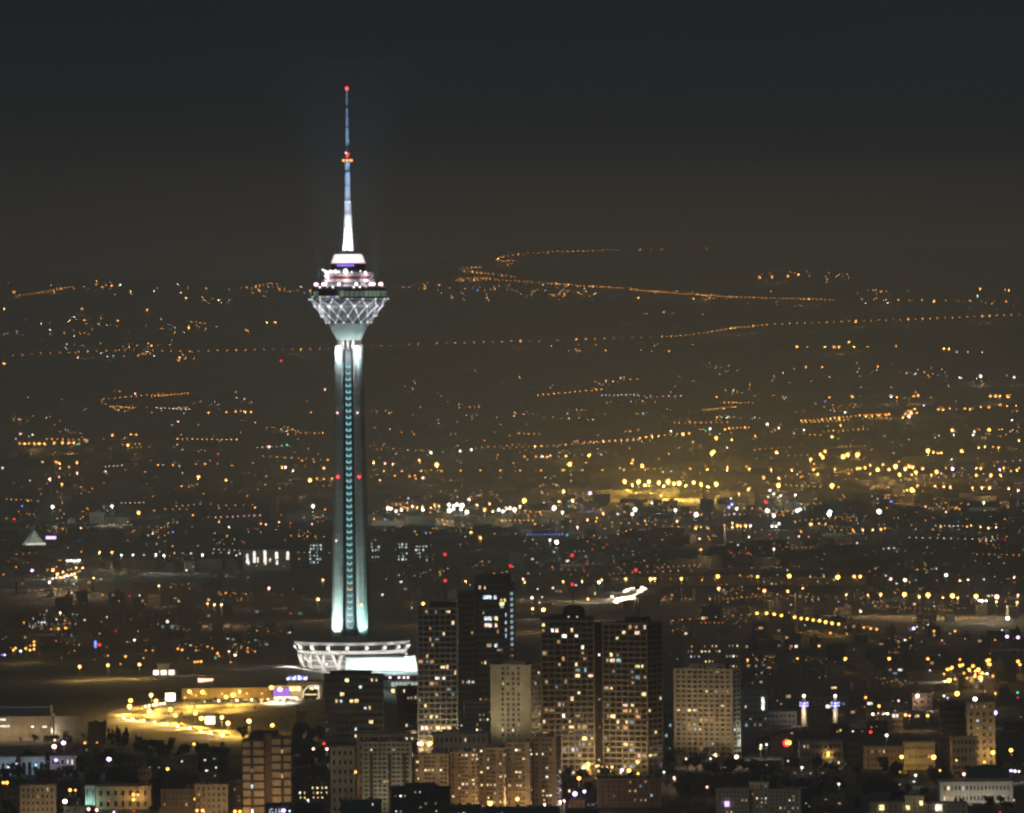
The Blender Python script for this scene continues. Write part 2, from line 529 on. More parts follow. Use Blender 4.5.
b = MB().lathe([(px(33), ty(299.6)), (px(39), ty(299.2)), (px(39.3), ty(298.3)), (px(37), ty(298.0))], 64)
b.build('pod_rim', mat('rim_steel', (.4, .48, .48), .4, .1), T)
# glazed floor
b = MB().lathe([(px(37.6), ty(298.1)), (px(38.2), ty(295)), (px(37.2), ty(289.5))], 64)
b.build('glazed_gallery', M['glass'], T)
b = MB()
for i in range(48):
    a = 2 * math.pi * i / 48
    e = Vector((math.cos(a), math.sin(a), 0))
    b.bar(e * px(38.0) + Vector((0, 0, ty(298))), e * px(38.6) + Vector((0, 0, ty(295))), .28, 4)
    b.bar(e * px(38.6) + Vector((0, 0, ty(295))), e * px(37.6) + Vector((0, 0, ty(289.4))), .28, 4)
b.build('mullion', M['metal'], T)
gw = [glow('gallery_green', (.5, .72, .45), .4), glow('gallery_white', (.9, .93, 1), 1.1), glow('gallery_warm', (1, .85, .5), .7), glow('gallery_blue', (.3, .35, 1), .9), glow('gallery_dim', (.38, .5, .4), .3)]
for i in range(48):
    a = 2 * math.pi * (i + .5) / 48
    e = Vector((math.cos(a), math.sin(a), 0)); t = Vector((-e.y, e.x, 0)) * 1.55
    g = rnd.choices(gw, [7, 1.5, 1.5, .5, 5])[0]
    zlo, zhi = (ty(297.4), ty(296)) if g in (gw[1], gw[2], gw[3]) else (ty(296.6), ty(291))
    p = [e * px(38.25) - t, e * px(38.25) + t]
    b = MB()
    def rr(z): return px(38.25) - (z - ty(297)) * .04 + .15
    q = [e * rr(zlo) - t, e * rr(zlo) + t, e * rr(zhi) + t, e * rr(zhi) - t]
    b.quad((q[0].x, q[0].y, zlo), (q[1].x, q[1].y, zlo), (q[2].x, q[2].y, zhi), (q[3].x, q[3].y, zhi))
    b.build('gallery_window', g, T)
b = MB().lathe([(px(37.4), ty(289.5)), (px(36.6), ty(288.2)), (px(35.4), ty(286.8)), (px(33), ty(286.6)), (px(22), ty(286.6))], 64)
b.build('gallery_roof', mat('deck_dark', (.16, .16, .17), .7, .2), T)
b = MB().lathe([(px(22.5), ty(286.7)), (px(22.5), ty(282.4)), (px(25.4), ty(282.3)), (px(25.6), ty(279.4)), (px(23.2), ty(279.3)), (px(23.2), ty(276.4))], 48, close=False)
b.build('upper_deck', M['steel'], T)
b = MB().lathe([(px(23.4), ty(279.2)), (px(23.4), ty(276.5))], 48, close=False)
b.build('red_band', M['red_paint'], T)
b = MB().lathe([(px(23), ty(276.3)), (px(25.2), ty(276.2)), (px(25.2), ty(272.4)), (px(16), ty(272.2)), (px(16.4), ty(269.5)), (px(17), ty(263.6))], 48)
b.build('top_deck', M['steel'], T)
b = MB().lathe([(px(17.2), ty(271.9)), (px(17.4), ty(263.7))], 32, close=False)
b.build('dark_drum', M['glass'], T)
b = MB()
for i in range(9):
    a = R(-90 + (i - 4.6) * 6.2)
    e = Vector((math.cos(a), math.sin(a), 0)) * (px(17.4) + .4)
    b.box(e.x - .8, e.x + .8, e.y - .2, e.y + .2, ty(266.2), ty(264.6))
b.build('blue_display', glow('display_blue', (.28, .16, 1), 2.2), T)
b = MB().lathe([(px(17.3), ty(263.5)), (px(16.6), ty(262.4)), (px(14.2), ty(255.2)), (px(13.2), ty(254.4)), (px(6), ty(254.2))], 40)
b.build('lantern', glow('lantern_white', (1, .9, .95), 2.3), T, True)
b = MB()
for i in range(40):
    a = 2 * math.pi * i / 40
    e = Vector((math.cos(a), math.sin(a), 0))
    b.bar(e * px(17.2) + Vector((0, 0, ty(263.2))), e * px(14.4) + Vector((0, 0, ty(255))), .16, 4)
b.build('lantern_rib', M['steel'], T)
b = MB().lathe([(px(17.5), ty(263.6)), (px(17.6), ty(263.0)), (px(17.2), ty(262.9))], 40, close=False)
b.build('lantern_rim', glow('lantern_red', (1, .12, .3), 1.2), T)
# ring of pink floodlights on the deck
pk = glow('deck_lamp_pink', (1, .72, .86), 7)
for i in range(12):
    a = R(-90 + i * 30 - 10.5)
    for da in ((0,) if i in (0, 1) else (-2.6, 2.6)):
        e = Vector((math.cos(a + R(da)), math.sin(a + R(da)), 0)) * px(33.5)
        f = MB().bar((e.x, e.y, ty(286.8)), (e.x, e.y, ty(285)), .3).build('deck_lamp', M['metal'], T)
        MB().ball((e.x, e.y, ty(284.2)), 1.1, 8, 5).build('lens', pk, f)
wt = glow('deck_lamp_white', (1, .93, .97), 6)
for x_, y_, r_ in ((324, 269.6, .8), (327.5, 271.3, 1.2), (329, 272.5, 1.6), (333, 271.2, 1.3), (338.5, 271.3, 1.5), (349, 271.2, 2.1), (335, 271.6, .9), (328.2, 276, 1.2), (368, 272.6, 1.1), (330.5, 277.5, 1.0), (342, 271.6, .8), (355, 271.9, .6), (363.5, 271.2, .6)):
    dx = px(x_ - 349.0)
    e = Vector((dx, -math.sqrt(max(4, px(25.6) ** 2 - dx * dx)), 0))
    MB().ball((e.x, e.y, ty(y_)), px(r_), 8, 5).build('deck_floodlight', wt, T)
og = glow('deck_lamp_amber', (1, .7, .35), 2.2)
for x_, y_ in ((340.3, 279.8), (351, 279), (337, 287), (323, 287), (331, 286.8), (358, 287), (364, 287), (370, 286.8), (383, 284), (384, 286.5)):
    dx = px(x_ - 349.0)
    rr_ = px(26 if y_ < 282 else 36.5)
    e = Vector((dx, -math.sqrt(max(4, rr_ ** 2 - dx * dx)), 0))
    MB().ball((e.x, e.y, ty(y_)), px(.75), 6, 4).build('deck_bulb', og if y_ < 287 else wt, T)
# dark collar and antenna
b = MB().lathe([(px(9.5), ty(254.4)), (px(7.5), ty(252.3)), (px(6.3), ty(250.6))], 24)
b.build('mast_collar', mat('collar_dark', (.09, .08, .12), .6, .2), T)
mastm = mat('mast_steel', (.5, .56, .6), .45, .12, .3)
b = MB().lathe([(px(6.0), ty(250.8)), (px(5.0), ty(247)), (px(4.2), ty(238)), (px(3.3), ty(215)), (px(2.75), ty(190)), (px(2.5), ty(162))], 8)
b.build('lower_mast', mastm, T)
b = MB()
for y_ in range(172, 246, 14):
    r_ = 2.6 + max(0, (y_ - 190)) / 55 * 1.9
    b.lathe([(px(r_) + .1, ty(y_) - .2), (px(r_) + .3, ty(y_) - .2), (px(r_) + .3, ty(y_) + .2), (px(r_) + .1, ty(y_) + .2)], 8)
b.build('mast_ring', M['metal'], T)
b = MB().lathe([(px(1.7), ty(158)), (px(1.5), ty(128))], 8); b.build('upper_mast', mastm, T)
b = MB().lathe([(px(1.35), ty(126)), (px(1.2), ty(108))], 8); b.build('upper_mast', mastm, T)
b = MB().lathe([(px(1.05), ty(105)), (px(.9), ty(90))], 8); b.build('upper_mast', mastm, T)
b = MB().lathe([(px(.9), ty(129)), (px(.8), ty(104))], 8); b.build('mast_joint', M['metal'], T)
b = MB().lathe([(px(2.5), ty(163)), (px(4.6), ty(162)), (px(4.6), ty(160)), (px(1.7), ty(158))], 16)
b.build('mast_platform', M['metal'], T)
orange = glow('beacon_orange', (1, .35, .06), 5)
redb = glow('beacon_red', (1, .05, .05), 5)
pinkb = glow('beacon_pink', (1, .6, .72), 3.5)
for a in range(0, 360, 45):
    MB().ball((px(4.1) * math.cos(R(a)), px(4.1) * math.sin(R(a)), ty(160.4)), px(1.15), 8, 5).build('platform_beacon', orange, T)
MB().ball((px(-1.2), -px(1.6), ty(153)), px(1.0), 8, 5).build('mast_beacon', pinkb, T)
MB().ball((px(1.4), -px(1.6), ty(154)), px(.8), 8, 5).build('mast_beacon', redb, T)
MB().ball((0, -px(1.6), ty(156.5)), px(1.0), 8, 5).build('mast_beacon', redb, T)
MB().ball((0, 0, ty(88.3)), px(1.7), 8, 5).build('top_beacon', redb, T)
MB().bar((0, 0, ty(90)), (0, 0, ty(86)), .3).build('lightning_rod', M['metal'], T)
MB().ball((px(2.0), -px(3.4), ty(202)), px(.8), 6, 4).build('mast_beacon', pinkb, T)
MB().ball((px(-2.6), -px(3.4), ty(202.5)), px(.5), 6, 4).build('mast_beacon', pinkb, T)
for x_, y_, m_, r_ in ((-10.6, 476.5, redb, 1.5), (11, 476.5, redb, 1.5), (-10.6, 412.5, pinkb, 1.0), (9.6, 412.5, pinkb, 1.0), (-12.6, 540, pinkb, .9), (12.2, 604, orange, 1.3)):
    hw = 6.1 if y_ > 560 else 5.2
    cz = 9.9 + (y_ - 420) / 180 * 2.0
    MB().ball((px(x_), -px(cz + hw) - .6, ty(y_)), px(r_), 8, 5).build('aircraft_beacon', m_, T)
# real floodlights of the tower
WHT, CYN, BLU = (1, .97, .94), (.5, 1, .9), (.35, .6, 1)
lamp_light('SPOT', 'pillar_floodlight', T, (px(-13.5), -px(31), ty(633.5)), 2.4e5, (.86, 1, .96), (px(-11), -px(15), ty(612)), 95, .9)
lamp_light('SPOT', 'pillar_floodlight', T, (px(15), -px(32), ty(633.5)), 1.3e5, CYN, (px(12), -px(15), ty(612)), 95, .9)
lamp_light('SPOT', 'pillar_floodlight', T, (px(-16), -px(50), ty(632)), 3e4, (.7, 1, .95), (px(-11), -px(14), ty(560)), 44, .9)
lamp_light('SPOT', 'pillar_floodlight', T, (px(20), -px(50), ty(632)), 2.2e4, CYN, (px(12), -px(14), ty(560)), 44, .9)
for sx in (-1, 1):
    lamp_light('SPOT', 'neck_floodlight', T, (px(11.4) * sx, -px(20.5), ty(344.5)), 1.4e5, (.85, .96, 1), (px(9.4) * sx, -px(13.4), ty(353)), 78, 1)
for i in range(6):
    a = R(-90 + (i - 2.5) * 40)
    lamp_light('POINT', 'fin_floodlight', T, (px(15.5) * math.cos(a), px(15.5) * math.sin(a), ty(346)), 2.2e3, WHT)
for i in range(9):
    a = R(-90 + (i - 4) * 24)
    lamp_light('POINT', 'lattice_light', T, (px(38) * math.cos(a), px(38) * math.sin(a), ty(311)), 3.6e3, (.9, .92, 1))
for i in range(4):
    a = R(-90 + (i - 1.5) * 45)
    lamp_light('SPOT', 'cone_light', T, (px(30) * math.cos(a), px(30) * math.sin(a), ty(345)), 5.5e3, (.75, 1, .97), (px(10) * math.cos(a), px(10) * math.sin(a), ty(325)), 80)
for i in range(5):
    a = R(-90 + (i - 2) * 50)
    lamp_light('POINT', 'deck_light', T, (px(31) * math.cos(a), px(31) * math.sin(a), ty(279)), 2.4e3, (1, .9, .97))
for sx in (-1, 1):
    lamp_light('SPOT', 'mast_floodlight', T, (px(9) * sx, -px(12), ty(253.4)), 9e4, (1, .97, .97), (px(.6) * sx, 0, ty(236)), 80, .9)
    lamp_light('SPOT', 'mast_floodlight', T, (px(12) * sx, -px(16), ty(253.4)), 1.2e5, (.95, .96, 1), (px(.6) * sx, 0, ty(215)), 44, .9)
    lamp_light('SPOT', 'mast_floodlight', T, (px(10) * sx, -px(14), ty(253.4)), 6e4, (.9, .94, 1), (px(.6) * sx, 0, ty(190)), 30, .9)
    lamp_light('SPOT', 'sky_beam', T, (px(29) * sx, -px(10), ty(284)), 2.0e6, BLU, (px(24) * sx, -px(10), ty(150)), 30, 1.0)
lamp_light('SPOT', 'sky_beam', T, (0, -px(33), ty(284)), 2.2e6, BLU, (0, -px(30), ty(150)), 50, 1.0)

# ------------------------------------------------------------------ round base building
Bx = at(352.3, 660, TD).x
L = thing('round_lobby', 'round white lobby building flaring outwards at the foot of the telecom tower', 'building', (Bx, TD, TB))
b = MB().lathe([(px(57), ty(640.6)), (px(50), ty(638.9)), (px(30), ty(636.6)), (px(19.4), ty(635.6))], 72)
b.build('roof', M['greenroof'], L)
b = MB().lathe([(px(55.5), ty(643.2)), (px(57.6), ty(642.9)), (px(57.9), ty(640.4)), (px(56.5), ty(640.2))], 72, close=False)
b.build('fascia', M['white'], L)
b = MB().lathe([(px(54), ty(648.6)), (px(56), ty(643))], 72, close=False)
b.build('ribbon_glazing', M['glass'], L)
for i in range(18):
    a = 2 * math.pi * (i + .3) / 18
    e = Vector((math.cos(a), math.sin(a), 0)); t = Vector((-e.y, e.x, 0))
    MB().bar(e * px(54.8) + Vector((0, 0, ty(648.5))), e * px(56.6) + Vector((0, 0, ty(643.1))), 1.5, 6).build('bracket', M['white'], L)
    g = glow('soffit_lamp_white', (1, .93, .88), 5) if i == 0 else bpy.data.materials['soffit_lamp_white']
    f = MB().bar(e * px(57.3) + Vector((0, 0, ty(649.3))), e * px(57) + Vector((0, 0, ty(646.4))), .3).build('soffit_lamp', M['metal'], L)
    MB().ball(e * px(57.2) + Vector((0, 0, ty(645.9))), px(1.05), 8, 5).build('lens', g, f)
b = MB().lathe([(px(51.5), ty(652.6)), (px(54.6), ty(651.6)), (px(55.2), ty(648.8)), (px(53), ty(648.6))], 72, close=False)
b.build('balcony_band', M['white'], L)
b = MB().lathe([(px(43), ty(676)), (px(45), ty(668)), (px(50.5), ty(652.6))], 72, close=False)
b.build('raked_wall', mat('raked_wall', (.3, .3, .29), .6, .2), L)
for i in range(36):
    a0, a1 = 2 * math.pi * i / 36, 2 * math.pi * (i + (1 if i % 2 else -1) * .75) / 36
    p = Vector((px(54) * math.cos(a0), px(54) * math.sin(a0), ty(652.4)))
    q = Vector((px(47.5) * math.cos(a1), px(47.5) * math.sin(a1), ty(671)))
    MB().bar(p, q, 1.15, 6).build('raking_column', M['white'], L)
for y_ in (658.5, 664.5):
    r_ = 54 - (y_ - 652) / 19 * 6.2
    MB().lathe([(px(r_ - 1.8), ty(y_ + .5)), (px(r_), ty(y_ + .5)), (px(r_), ty(y_ - .4)), (px(r_ - 1.8), ty(y_ - .4))], 72).build('gallery_slab', M['white'], L)
for i in range(9):
    a = R(-90 + (i - 4) * 21)
    lamp_light('POINT', 'lobby_floodlight', L, (px(66) * math.cos(a), px(66) * math.sin(a), ty(664)), 1.2e4, (1, .95, .88))
    lamp_light('POINT', 'soffit_light', L, (px(60) * math.cos(a), px(60) * math.sin(a), ty(646)), 1.1e3, (1, .95, .9))
for a_, y_, cname in ((-118, 662, 'pink'), (-110, 668, 'amber'), (-130, 655, 'white'), (-104, 668, 'amber')):
    g = dict(pink=pk, amber=og, white=wt)[cname]
    MB().ball((px(53) * math.cos(R(a_)), px(53) * math.sin(R(a_)), ty(y_)), px(.9), 6, 4).build('wall_bulb', g, L)

# white floodlit hall in front of the lobby, glazed block below it
def slab(parent, name, m, d, x0, x1, y0, y1, depth, base):
    p, q = at(x0, y1, d), at(x1, y0, d)
    return MB().box(p.x - base.x, q.x - base.x, d - base.y, d + depth - base.y, p.z - base.z, q.z - base.z).build(name, m, parent)
HD = 5880.0
hb = at(380, 690, HD)
E = thing('entrance_hall', 'low bright white hall with slanted end wall in front of the round lobby', 'building', tuple(hb))
slab(E, 'wall', M['white'], HD, 346, 405, 657.4, 671.0, 22, hb)
w0, w1 = at(405.1, 671, HD) - hb, at(416, 655, HD) - hb
b = MB()
b.v += [(w0.x, 0, w0.z), (w1.x + 1.3, -3, w0.z), (w1.x - .6, -3, w1.z), (w0.x, 0, w1.z - 1), (w0.x, 20, w0.z), (w1.x + 1.3, 18, w0.z), (w1.x - .6, 18, w1.z), (w0.x, 20, w1.z - 1)]
for q in ((0, 1, 2, 3), (5, 4, 7, 6), (1, 5, 6, 2), (4, 0, 3, 7), (3, 2, 6, 7), (4, 5, 1, 0)):
    b.f.append(q); b.m.append(0)
b.build('slanted_wall', M['white'], E)
slab(E, 'roof', M['dark'], HD - 1, 344.6, 404.5, 655.4, 657.2, 26, hb)
slab(E, 'plinth', M['frame_grey'], HD - 2, 340, 417, 671.1, 675.5, 26, hb)
for x_ in (352, 364, 376, 388, 400, 411):
    p = at(x_, 668, HD - 16) - hb
    lamp_light('POINT', 'hall_floodlight', E, tuple(p), 1.6e4, (.8, 1, .95))
gb = at(401, 735, HD - 30)
G = thing('glass_block', 'glazed block with glowing greenish floors below the bright white hall', 'building', tuple(gb))
GD = HD - 30
slab(G, 'wall', M['glass'], GD, 383, 419, 676, 735, 24, gb)
for i, yy in enumerate((681, 688, 695, 702.5, 709.5, 716)):
    slab(G, 'floor_slab', M['white'] if i == 0 else M['frame_grey'], GD - .8, 383, 419, yy - .8, yy + .5, 10, gb)
gl = [glow('glass_floor_bright', (.85, 1, .82), .75), glow('glass_floor_dim', (.5, .75, .72), .22), WIN[2], WIN[4], glow('glass_floor_dark', (.4, .6, .65), .1)]
for i, yy in enumerate((682, 689, 696, 703.5, 710.5, 717)):
    for j in range(9):
        g = gl[0] if i == 0 and j > 2 else rnd.choices(gl, [1, 4, 1.2 if i in (0, 2, 3) else .2, .6, 5])[0]
        slab(G, 'window', g, GD - .3, 383.5 + j * 3.9, 386.7 + j * 3.9, yy, yy + 4.8, .2, gb)
for x_ in (390, 399, 404, 408):
    p = at(x_, 677.5, GD - 3) - gb
    MB().ball(tuple(p), px(.9), 6, 4).build('roof_lamp', pk, G)
# ------------------------------------------------------------------ buildings
RECTS = []            # picture rectangles of what is already standing, with distance: keeps the random blocks off them
def dist_of(ybase): return H / (K * (ybase - HOR))
win_cache = {}
def win_obj(parent, w, h, t, m, loc, rz=0.0, name='window', label=None):
    key = (round(w, 2), round(h, 2), m.name)
    me = win_cache.get(key)
    if me is None:
        me = win_cache[key] = MB().box(-w / 2, w / 2, -t, t, -h / 2, h / 2).mesh(name, m)
    o = link(bpy.data.objects.new(name, me), parent)
    o.location = loc
    o.rotation_euler = (0, 0, rz)
    if label: o['label'] = label
    return o

def facade(root, parent, w, z0, z1, cols, floors, lit, r, dark='glass', fw=.55, fh=.5, margin=.0, origin=(0, 0), rz=0.0, bars=None, budget=None, mats=None, bottom=.0, skip=None, barw=(.5, .8), proud=.3):
    """windows of one wall: lit panes are parts of their own, unlit ones one part; bars draws a projecting grid"""
    cw = w * (1 - 2 * margin) / cols
    fl = (z1 - z0) / floors
    cs, sn = math.cos(rz), math.sin(rz)
    def P(u, y, z): return (origin[0] + u * cs - y * sn, origin[1] + u * sn + y * cs, z)
    b = MB()
    prev = False
    for j in range(floors):
        for i in range(cols):
            if skip and skip(i, j): continue
            u = -w / 2 + w * margin + (i + .5) * cw
            z = z0 + (j + .5 + bottom) * fl
            if isinstance(lit, set): on = (i, j) in lit
            else:
                on = r.random() < lit * (.75 + 1.2 * ((j * 7 + i // 3 * 5 + int(w)) % 4 == 0)) or (i > 0 and prev and r.random() < .3)
            prev = on
            if on and (budget is None or budget[0] > 0):
                if budget is not None: budget[0] -= 1
                k = r.choice((1, 1, .5, .5, .62, .42))
                win_obj(parent, cw * fw * k * .92, fl * fh * r.choice((.95, .8, .6)), .09, (mats or win_mat)(r) if callable(mats or win_mat) else r.choice(mats), P(u + cw * fw * (1 - k) / 2 * r.choice((-1, 1)), -.02, z), rz)
            else:
                a, e = cw * fw / 2, fl * fh / 2
                n = len(b.v)
                for y in (-.06, .2):
                    b.v += [P(u - a, y, z - e), P(u + a, y, z - e), P(u + a, y, z + e), P(u - a, y, z + e)]
                for q in ((0, 1, 2, 3), (1, 5, 6, 2), (4, 0, 3, 7), (3, 2, 6, 7), (4, 5, 1, 0)):
                    b.f.append(tuple(n + t for t in q)); b.m.append(0)
    if b.v:
        o = b.build('unlit_window', M[dark], parent)
        o['kind'] = 'stuff'
    if not bars and dark == 'glass' and fw < .7 and floors > 2:
        for _ in range(min(10, cols * floors // 9)):
            i, j = r.randrange(cols), r.randrange(floors)
            u, z = -w / 2 + w * margin + (i + .5) * cw, z0 + j * fl + fl * .12
            a = MB()
            n = 0
            for y in (-.55, -.08):
                a.v += [P(u - .5, y, z - .35), P(u + .5, y, z - .35), P(u + .5, y, z + .35), P(u - .5, y, z + .35)]
            for q in ((0, 1, 2, 3), (1, 5, 6, 2), (4, 0, 3, 7), (3, 2, 6, 7), (4, 5, 1, 0)):
                a.f.append(q); a.m.append(0)
            a.build('air_conditioner', M['grey'], parent)
    if bars:
        g = MB()
        for i in range(cols + 1):
            u = -w / 2 + w * margin + i * cw
            n = len(g.v)
            bw = barw[0] * (1.5 if i in (0, cols) else 1)
            for y in (-proud, .1):
                g.v += [P(u - bw / 2, y, z0), P(u + bw / 2, y, z0), P(u + bw / 2, y, z1), P(u - bw / 2, y, z1)]
            for q in ((0, 1, 2, 3), (1, 5, 6, 2), (4, 0, 3, 7), (3, 2, 6, 7), (4, 5, 1, 0)):
                g.f.append(tuple(n + t for t in q)); g.m.append(0)
        for j in range(floors + 1):
            z = z0 + j * fl
            n = len(g.v)
            for y in (-proud + .06, .1):
                g.v += [P(-w / 2, y, z - barw[1] / 2), P(w / 2, y, z - barw[1] / 2), P(w / 2, y, z + barw[1] / 2), P(-w / 2, y, z + barw[1] / 2)]
            for q in ((0, 1, 2, 3), (1, 5, 6, 2), (4, 0, 3, 7), (3, 2, 6, 7), (4, 5, 1, 0)):
                g.f.append(tuple(n + t for t in q)); g.m.append(0)
        g.build('facade_frame', M[bars], parent)

def block(name, label, x0, x1, ytop, ybase, side=0, yaw=None, depth=None, floors=8, cols=6, lit=.12, wall='cream', style='punched', seed=1, side_cols=3,
          side_lit=None, roof='roof', pent=(), fw=.5, fh=.45, margin=.04, group=None, cat='building', bars='frame', mats=None, budget=100, clutter=3, parent=None, d=None, dark='glass', part='building', hidden=None, top_gap=.0, mast=(), barw=(.55, .9), skip=None):
    """a building whose front spans x0..x1 and whose side wall takes 'side' more units (negative: on the left)"""
    r = random.Random(seed * 7 + 3)
    d = d or dist_of(ybase)
    th = R(yaw if yaw is not None else (20 if side else r.uniform(-2, 2)))
    ps = K * d
    w = abs(x1 - x0) * ps / math.cos(th)
    if side: dp = abs(side) * ps / math.sin(abs(th))
    else: dp = depth or max(9, min(22, w * .7))
    rot = -th if side >= 0 else th
    ymid = (ytop + ybase) / 2
    c_ = at((x0 + x1) / 2, ymid, d)
    zt = at((x0 + x1) / 2, ytop, d).z
    zg = terrain(c_.x, d)
    hh = zt - zg
    RECTS.append((x0 - (abs(side) if side < 0 else 0), x1 + (side if side > 0 else 0), ytop - 2, ybase, d))
    if parent is None:
        root = thing(name, label, cat, (c_.x, d, zg), rot, group)
        body = root
    else:
        root = parent
        body = link(bpy.data.objects.new(part, None), parent)
        loc = Vector((c_.x, d, zg)) - Vector(parent.location)
        inv = Matrix.Rotation(-parent.rotation_euler.z, 3, 'Z')
        body.location = inv @ loc
        body.rotation_euler = (0, 0, rot - parent.rotation_euler.z)
    bud = [budget]
    MB().box(-w / 2, w / 2, 0, dp, -1.5, hh - .9).build('wall', M[wall if style != 'grid' else 'infill'] if style != 'grid' else M['infill'], body)
    b = MB()
    b.box(-w / 2 - .25, w / 2 + .25, -.25, .25, hh - .9, hh).box(-w / 2 - .25, w / 2 + .25, dp - .25, dp + .25, hh - .9, hh)
    b.box(-w / 2 - .25, -w / 2 + .25, .25, dp - .25, hh - .9, hh).box(w / 2 - .25, w / 2 + .25, .25, dp - .25, hh - .9, hh)
    b.build('parapet', M[wall if style != 'grid' else bars], body)
    MB().box(-w / 2 + .25, w / 2 - .25, .25, dp - .25, hh - .9, hh - .55).build('roof', M[roof], body)
    fl = hh / (floors + top_gap)
    lo = .0
    if style == 'grid':
        facade(root, body, w, lo, floors * fl - 1.0, cols, floors, lit, r, dark, .74, .66, 0, bars=bars, budget=bud, mats=mats, barw=barw)
    elif style == 'slit':
        facade(root, body, w, lo, floors * fl - 1.0, cols, floors, lit, r, dark, .86, .5, .02, budget=bud, mats=mats)
    elif style == 'punched':
        facade(root, body, w, lo, floors * fl - .8, cols, floors, lit, r, dark, fw, fh, margin, budget=bud, mats=mats, skip=skip)
    if side:
        sx = w / 2 if side > 0 else -w / 2
        srz = R(90) if side > 0 else R(-90)
        slit = (lit if not isinstance(lit, set) else .1) if side_lit is None else side_lit
        facade(root, body, dp, lo, floors * fl - .8, side_cols, floors, slit, r, dark, .6 if style == 'grid' else fw, .55 if style == 'grid' else fh, .03, origin=(sx, dp / 2), rz=srz,
               bars=bars if style == 'grid' else None, budget=bud, mats=mats, barw=barw)
    for (a, e, hgt) in pent:                         # lift houses: from, to as shares of the front, height in metres
        MB().box(-w / 2 + a * w, -w / 2 + e * w, dp * .3, dp * .75, hh - .55, hh + hgt).build('lift_house', M[wall if style == 'punched' else 'dark'], body)
    for k in range(clutter):
        u, y = r.uniform(-.42, .42) * w, r.uniform(.15, .85) * dp
        t = r.random()
        if t < .4:
            MB().lathe([(.8, hh - .6), (.85, hh + 1.2), (.5, hh + 1.5)], 10, u, y).build('water_tank', M['grey'], body)
        elif t < .8:
            MB().box(u - 1.1, u + 1.1, y - .7, y + .7, hh - .6, hh + 1.0).build('air_conditioner', M['grey'], body)
        else:
            MB().bar((u, y, hh - .6), (u, y, hh + r.uniform(2.5, 5)), .12, 5).build('aerial', M['metal'], body)
    for (fx, hgt, n_) in mast:
        u = -w / 2 + fx * w
        MB().bar((u, dp * .5, hh), (u, dp * .5, hh + hgt), .42, 5, .26).build('roof_mast', M['metal'], body)
        for q in range(n_):
            MB().ball((u, dp * .5 - .7, hh + hgt * (1 - .5 * q)), 1.0, 8, 5).build('aircraft_beacon', LAMP['r', 2], body)
    return root, w, dp, hh, d

def cells(s): return {tuple(int(q) for q in p.split(',')) for p in s.split()}
# --- the tall group in the middle
B4 = block('apartment_tower', 'pale gridded apartment tower immediately right of the bright white hall', 418, 457, 607.5, 752, floors=26, cols=7, lit=.18, wall='frame', style='grid', seed=4, pent=((.3, .98, 3.2),), bars='frame_grey', clutter=2, depth=24, yaw=2, budget=100, mast=((.7, 33, 2),))
B5 = block('office_tower', 'dark glass office tower with a vertical stripe of lit windows, tallest of its group', 475, 508.5, 583, 728, side=7, yaw=15, floors=23, cols=9, lit=.055, wall='slate', style='slit', seed=5, side_cols=1, side_lit=0.0, clutter=1, pent=(), mast=((.985, 11, 1),), dark='glass')
r_, w_, dp_, hh_, d_ = B5
MB().box(-w_ / 2 + .3, w_ / 2 - 2.2, 2, dp_ - 2, hh_ - .5, hh_ + 5.3).build('crown', M['dark'], r_)
MB().bar((-w_ * .2, 6, hh_ + 5.3), (-w_ * .2, 6, hh_ + 8.6), .35).bar((-w_ * .42, 6, hh_ + 8.9), (0, 6, hh_ + 8.2), .3).build('roof_crane', M['metal'], r_)
st = glow('stair_light', (.62, .92, 1), .6)
for j in range(10):
    z = hh_ - 7.2 - j * 3.75
    p = Vector((w_ / 2 + .06, dp_ * .5, z))
    MB().box(p.x - .1, p.x + .12, p.y - dp_ * .17, p.y + dp_ * .17, z - 1.1, z + .9).build('stair_window', st, r_)
wing = block('office_tower', '', 458.5, 474.6, 591.5, 728, floors=22, cols=5, lit=.06, wall='slate', style='slit', seed=6, parent=r_, part='side_wing', clutter=2, d=d_ + 1, depth=20, budget=30)
for u, zz, ww, m in ((-.12, 9.5, 5.5, WIN[4]), (.12, 9.5, 1.8, WIN[4]), (.32, 13.7, 3.0, WIN[2]), (-.1, 23.5, 5.0, WIN[4]), (.14, 23.5, 2.2, WIN[2]), (-.1, 28.0, 4.8, WIN[7]), (.14, 28.0, 1.6, WIN[7]), (-.08, 41.3, 3.0, WIN[1]), (.13, 41.3, 1.8, WIN[4]), (.5 - .07, 31, .6, WIN[4]), (.43, 21, .6, WIN[4]), (.43, 26, .6, WIN[4]), (.43, 35, .6, WIN[4])):
    win_obj(r_, ww, 2.3, .12, m, (u * w_, -.03, hh_ - zz))
B6 = block('hotel_block', 'plain cream block with four columns of small square windows beside the dark office tower', 490.5, 531, 664.5, 748, side=10, yaw=22, floors=16, cols=4, lit=.16, wall='cream', seed=8, side_cols=3, side_lit=.2, fw=.38, fh=.5, margin=.24, clutter=4, pent=((.25, .8, 1.6),), budget=60)
r_, w_, dp_, hh_, d_ = B6
lamp_light('SPOT', 'facade_floodlight', r_, (-w_ * .35, -26, 4), 2.2e4, (1, .86, .55), (-w_ * .3, 0, 34), 100, 1)
lamp_light('SPOT', 'facade_floodlight', r_, (w_ * .3, -34, 4), 1.2e4, (1, .86, .55), (w_ * .2, 0, 40), 90, 1)  # fill spot added to brighten the cream front
lamp_light('SPOT', 'side_floodlight', r_, (w_ / 2 + 20, dp_ * .2, 4), 1.6e4, (1, .8, .45), (w_ / 2, dp_ * .5, 30), 110, 1)  # unseen spot added because the side wall came out dark
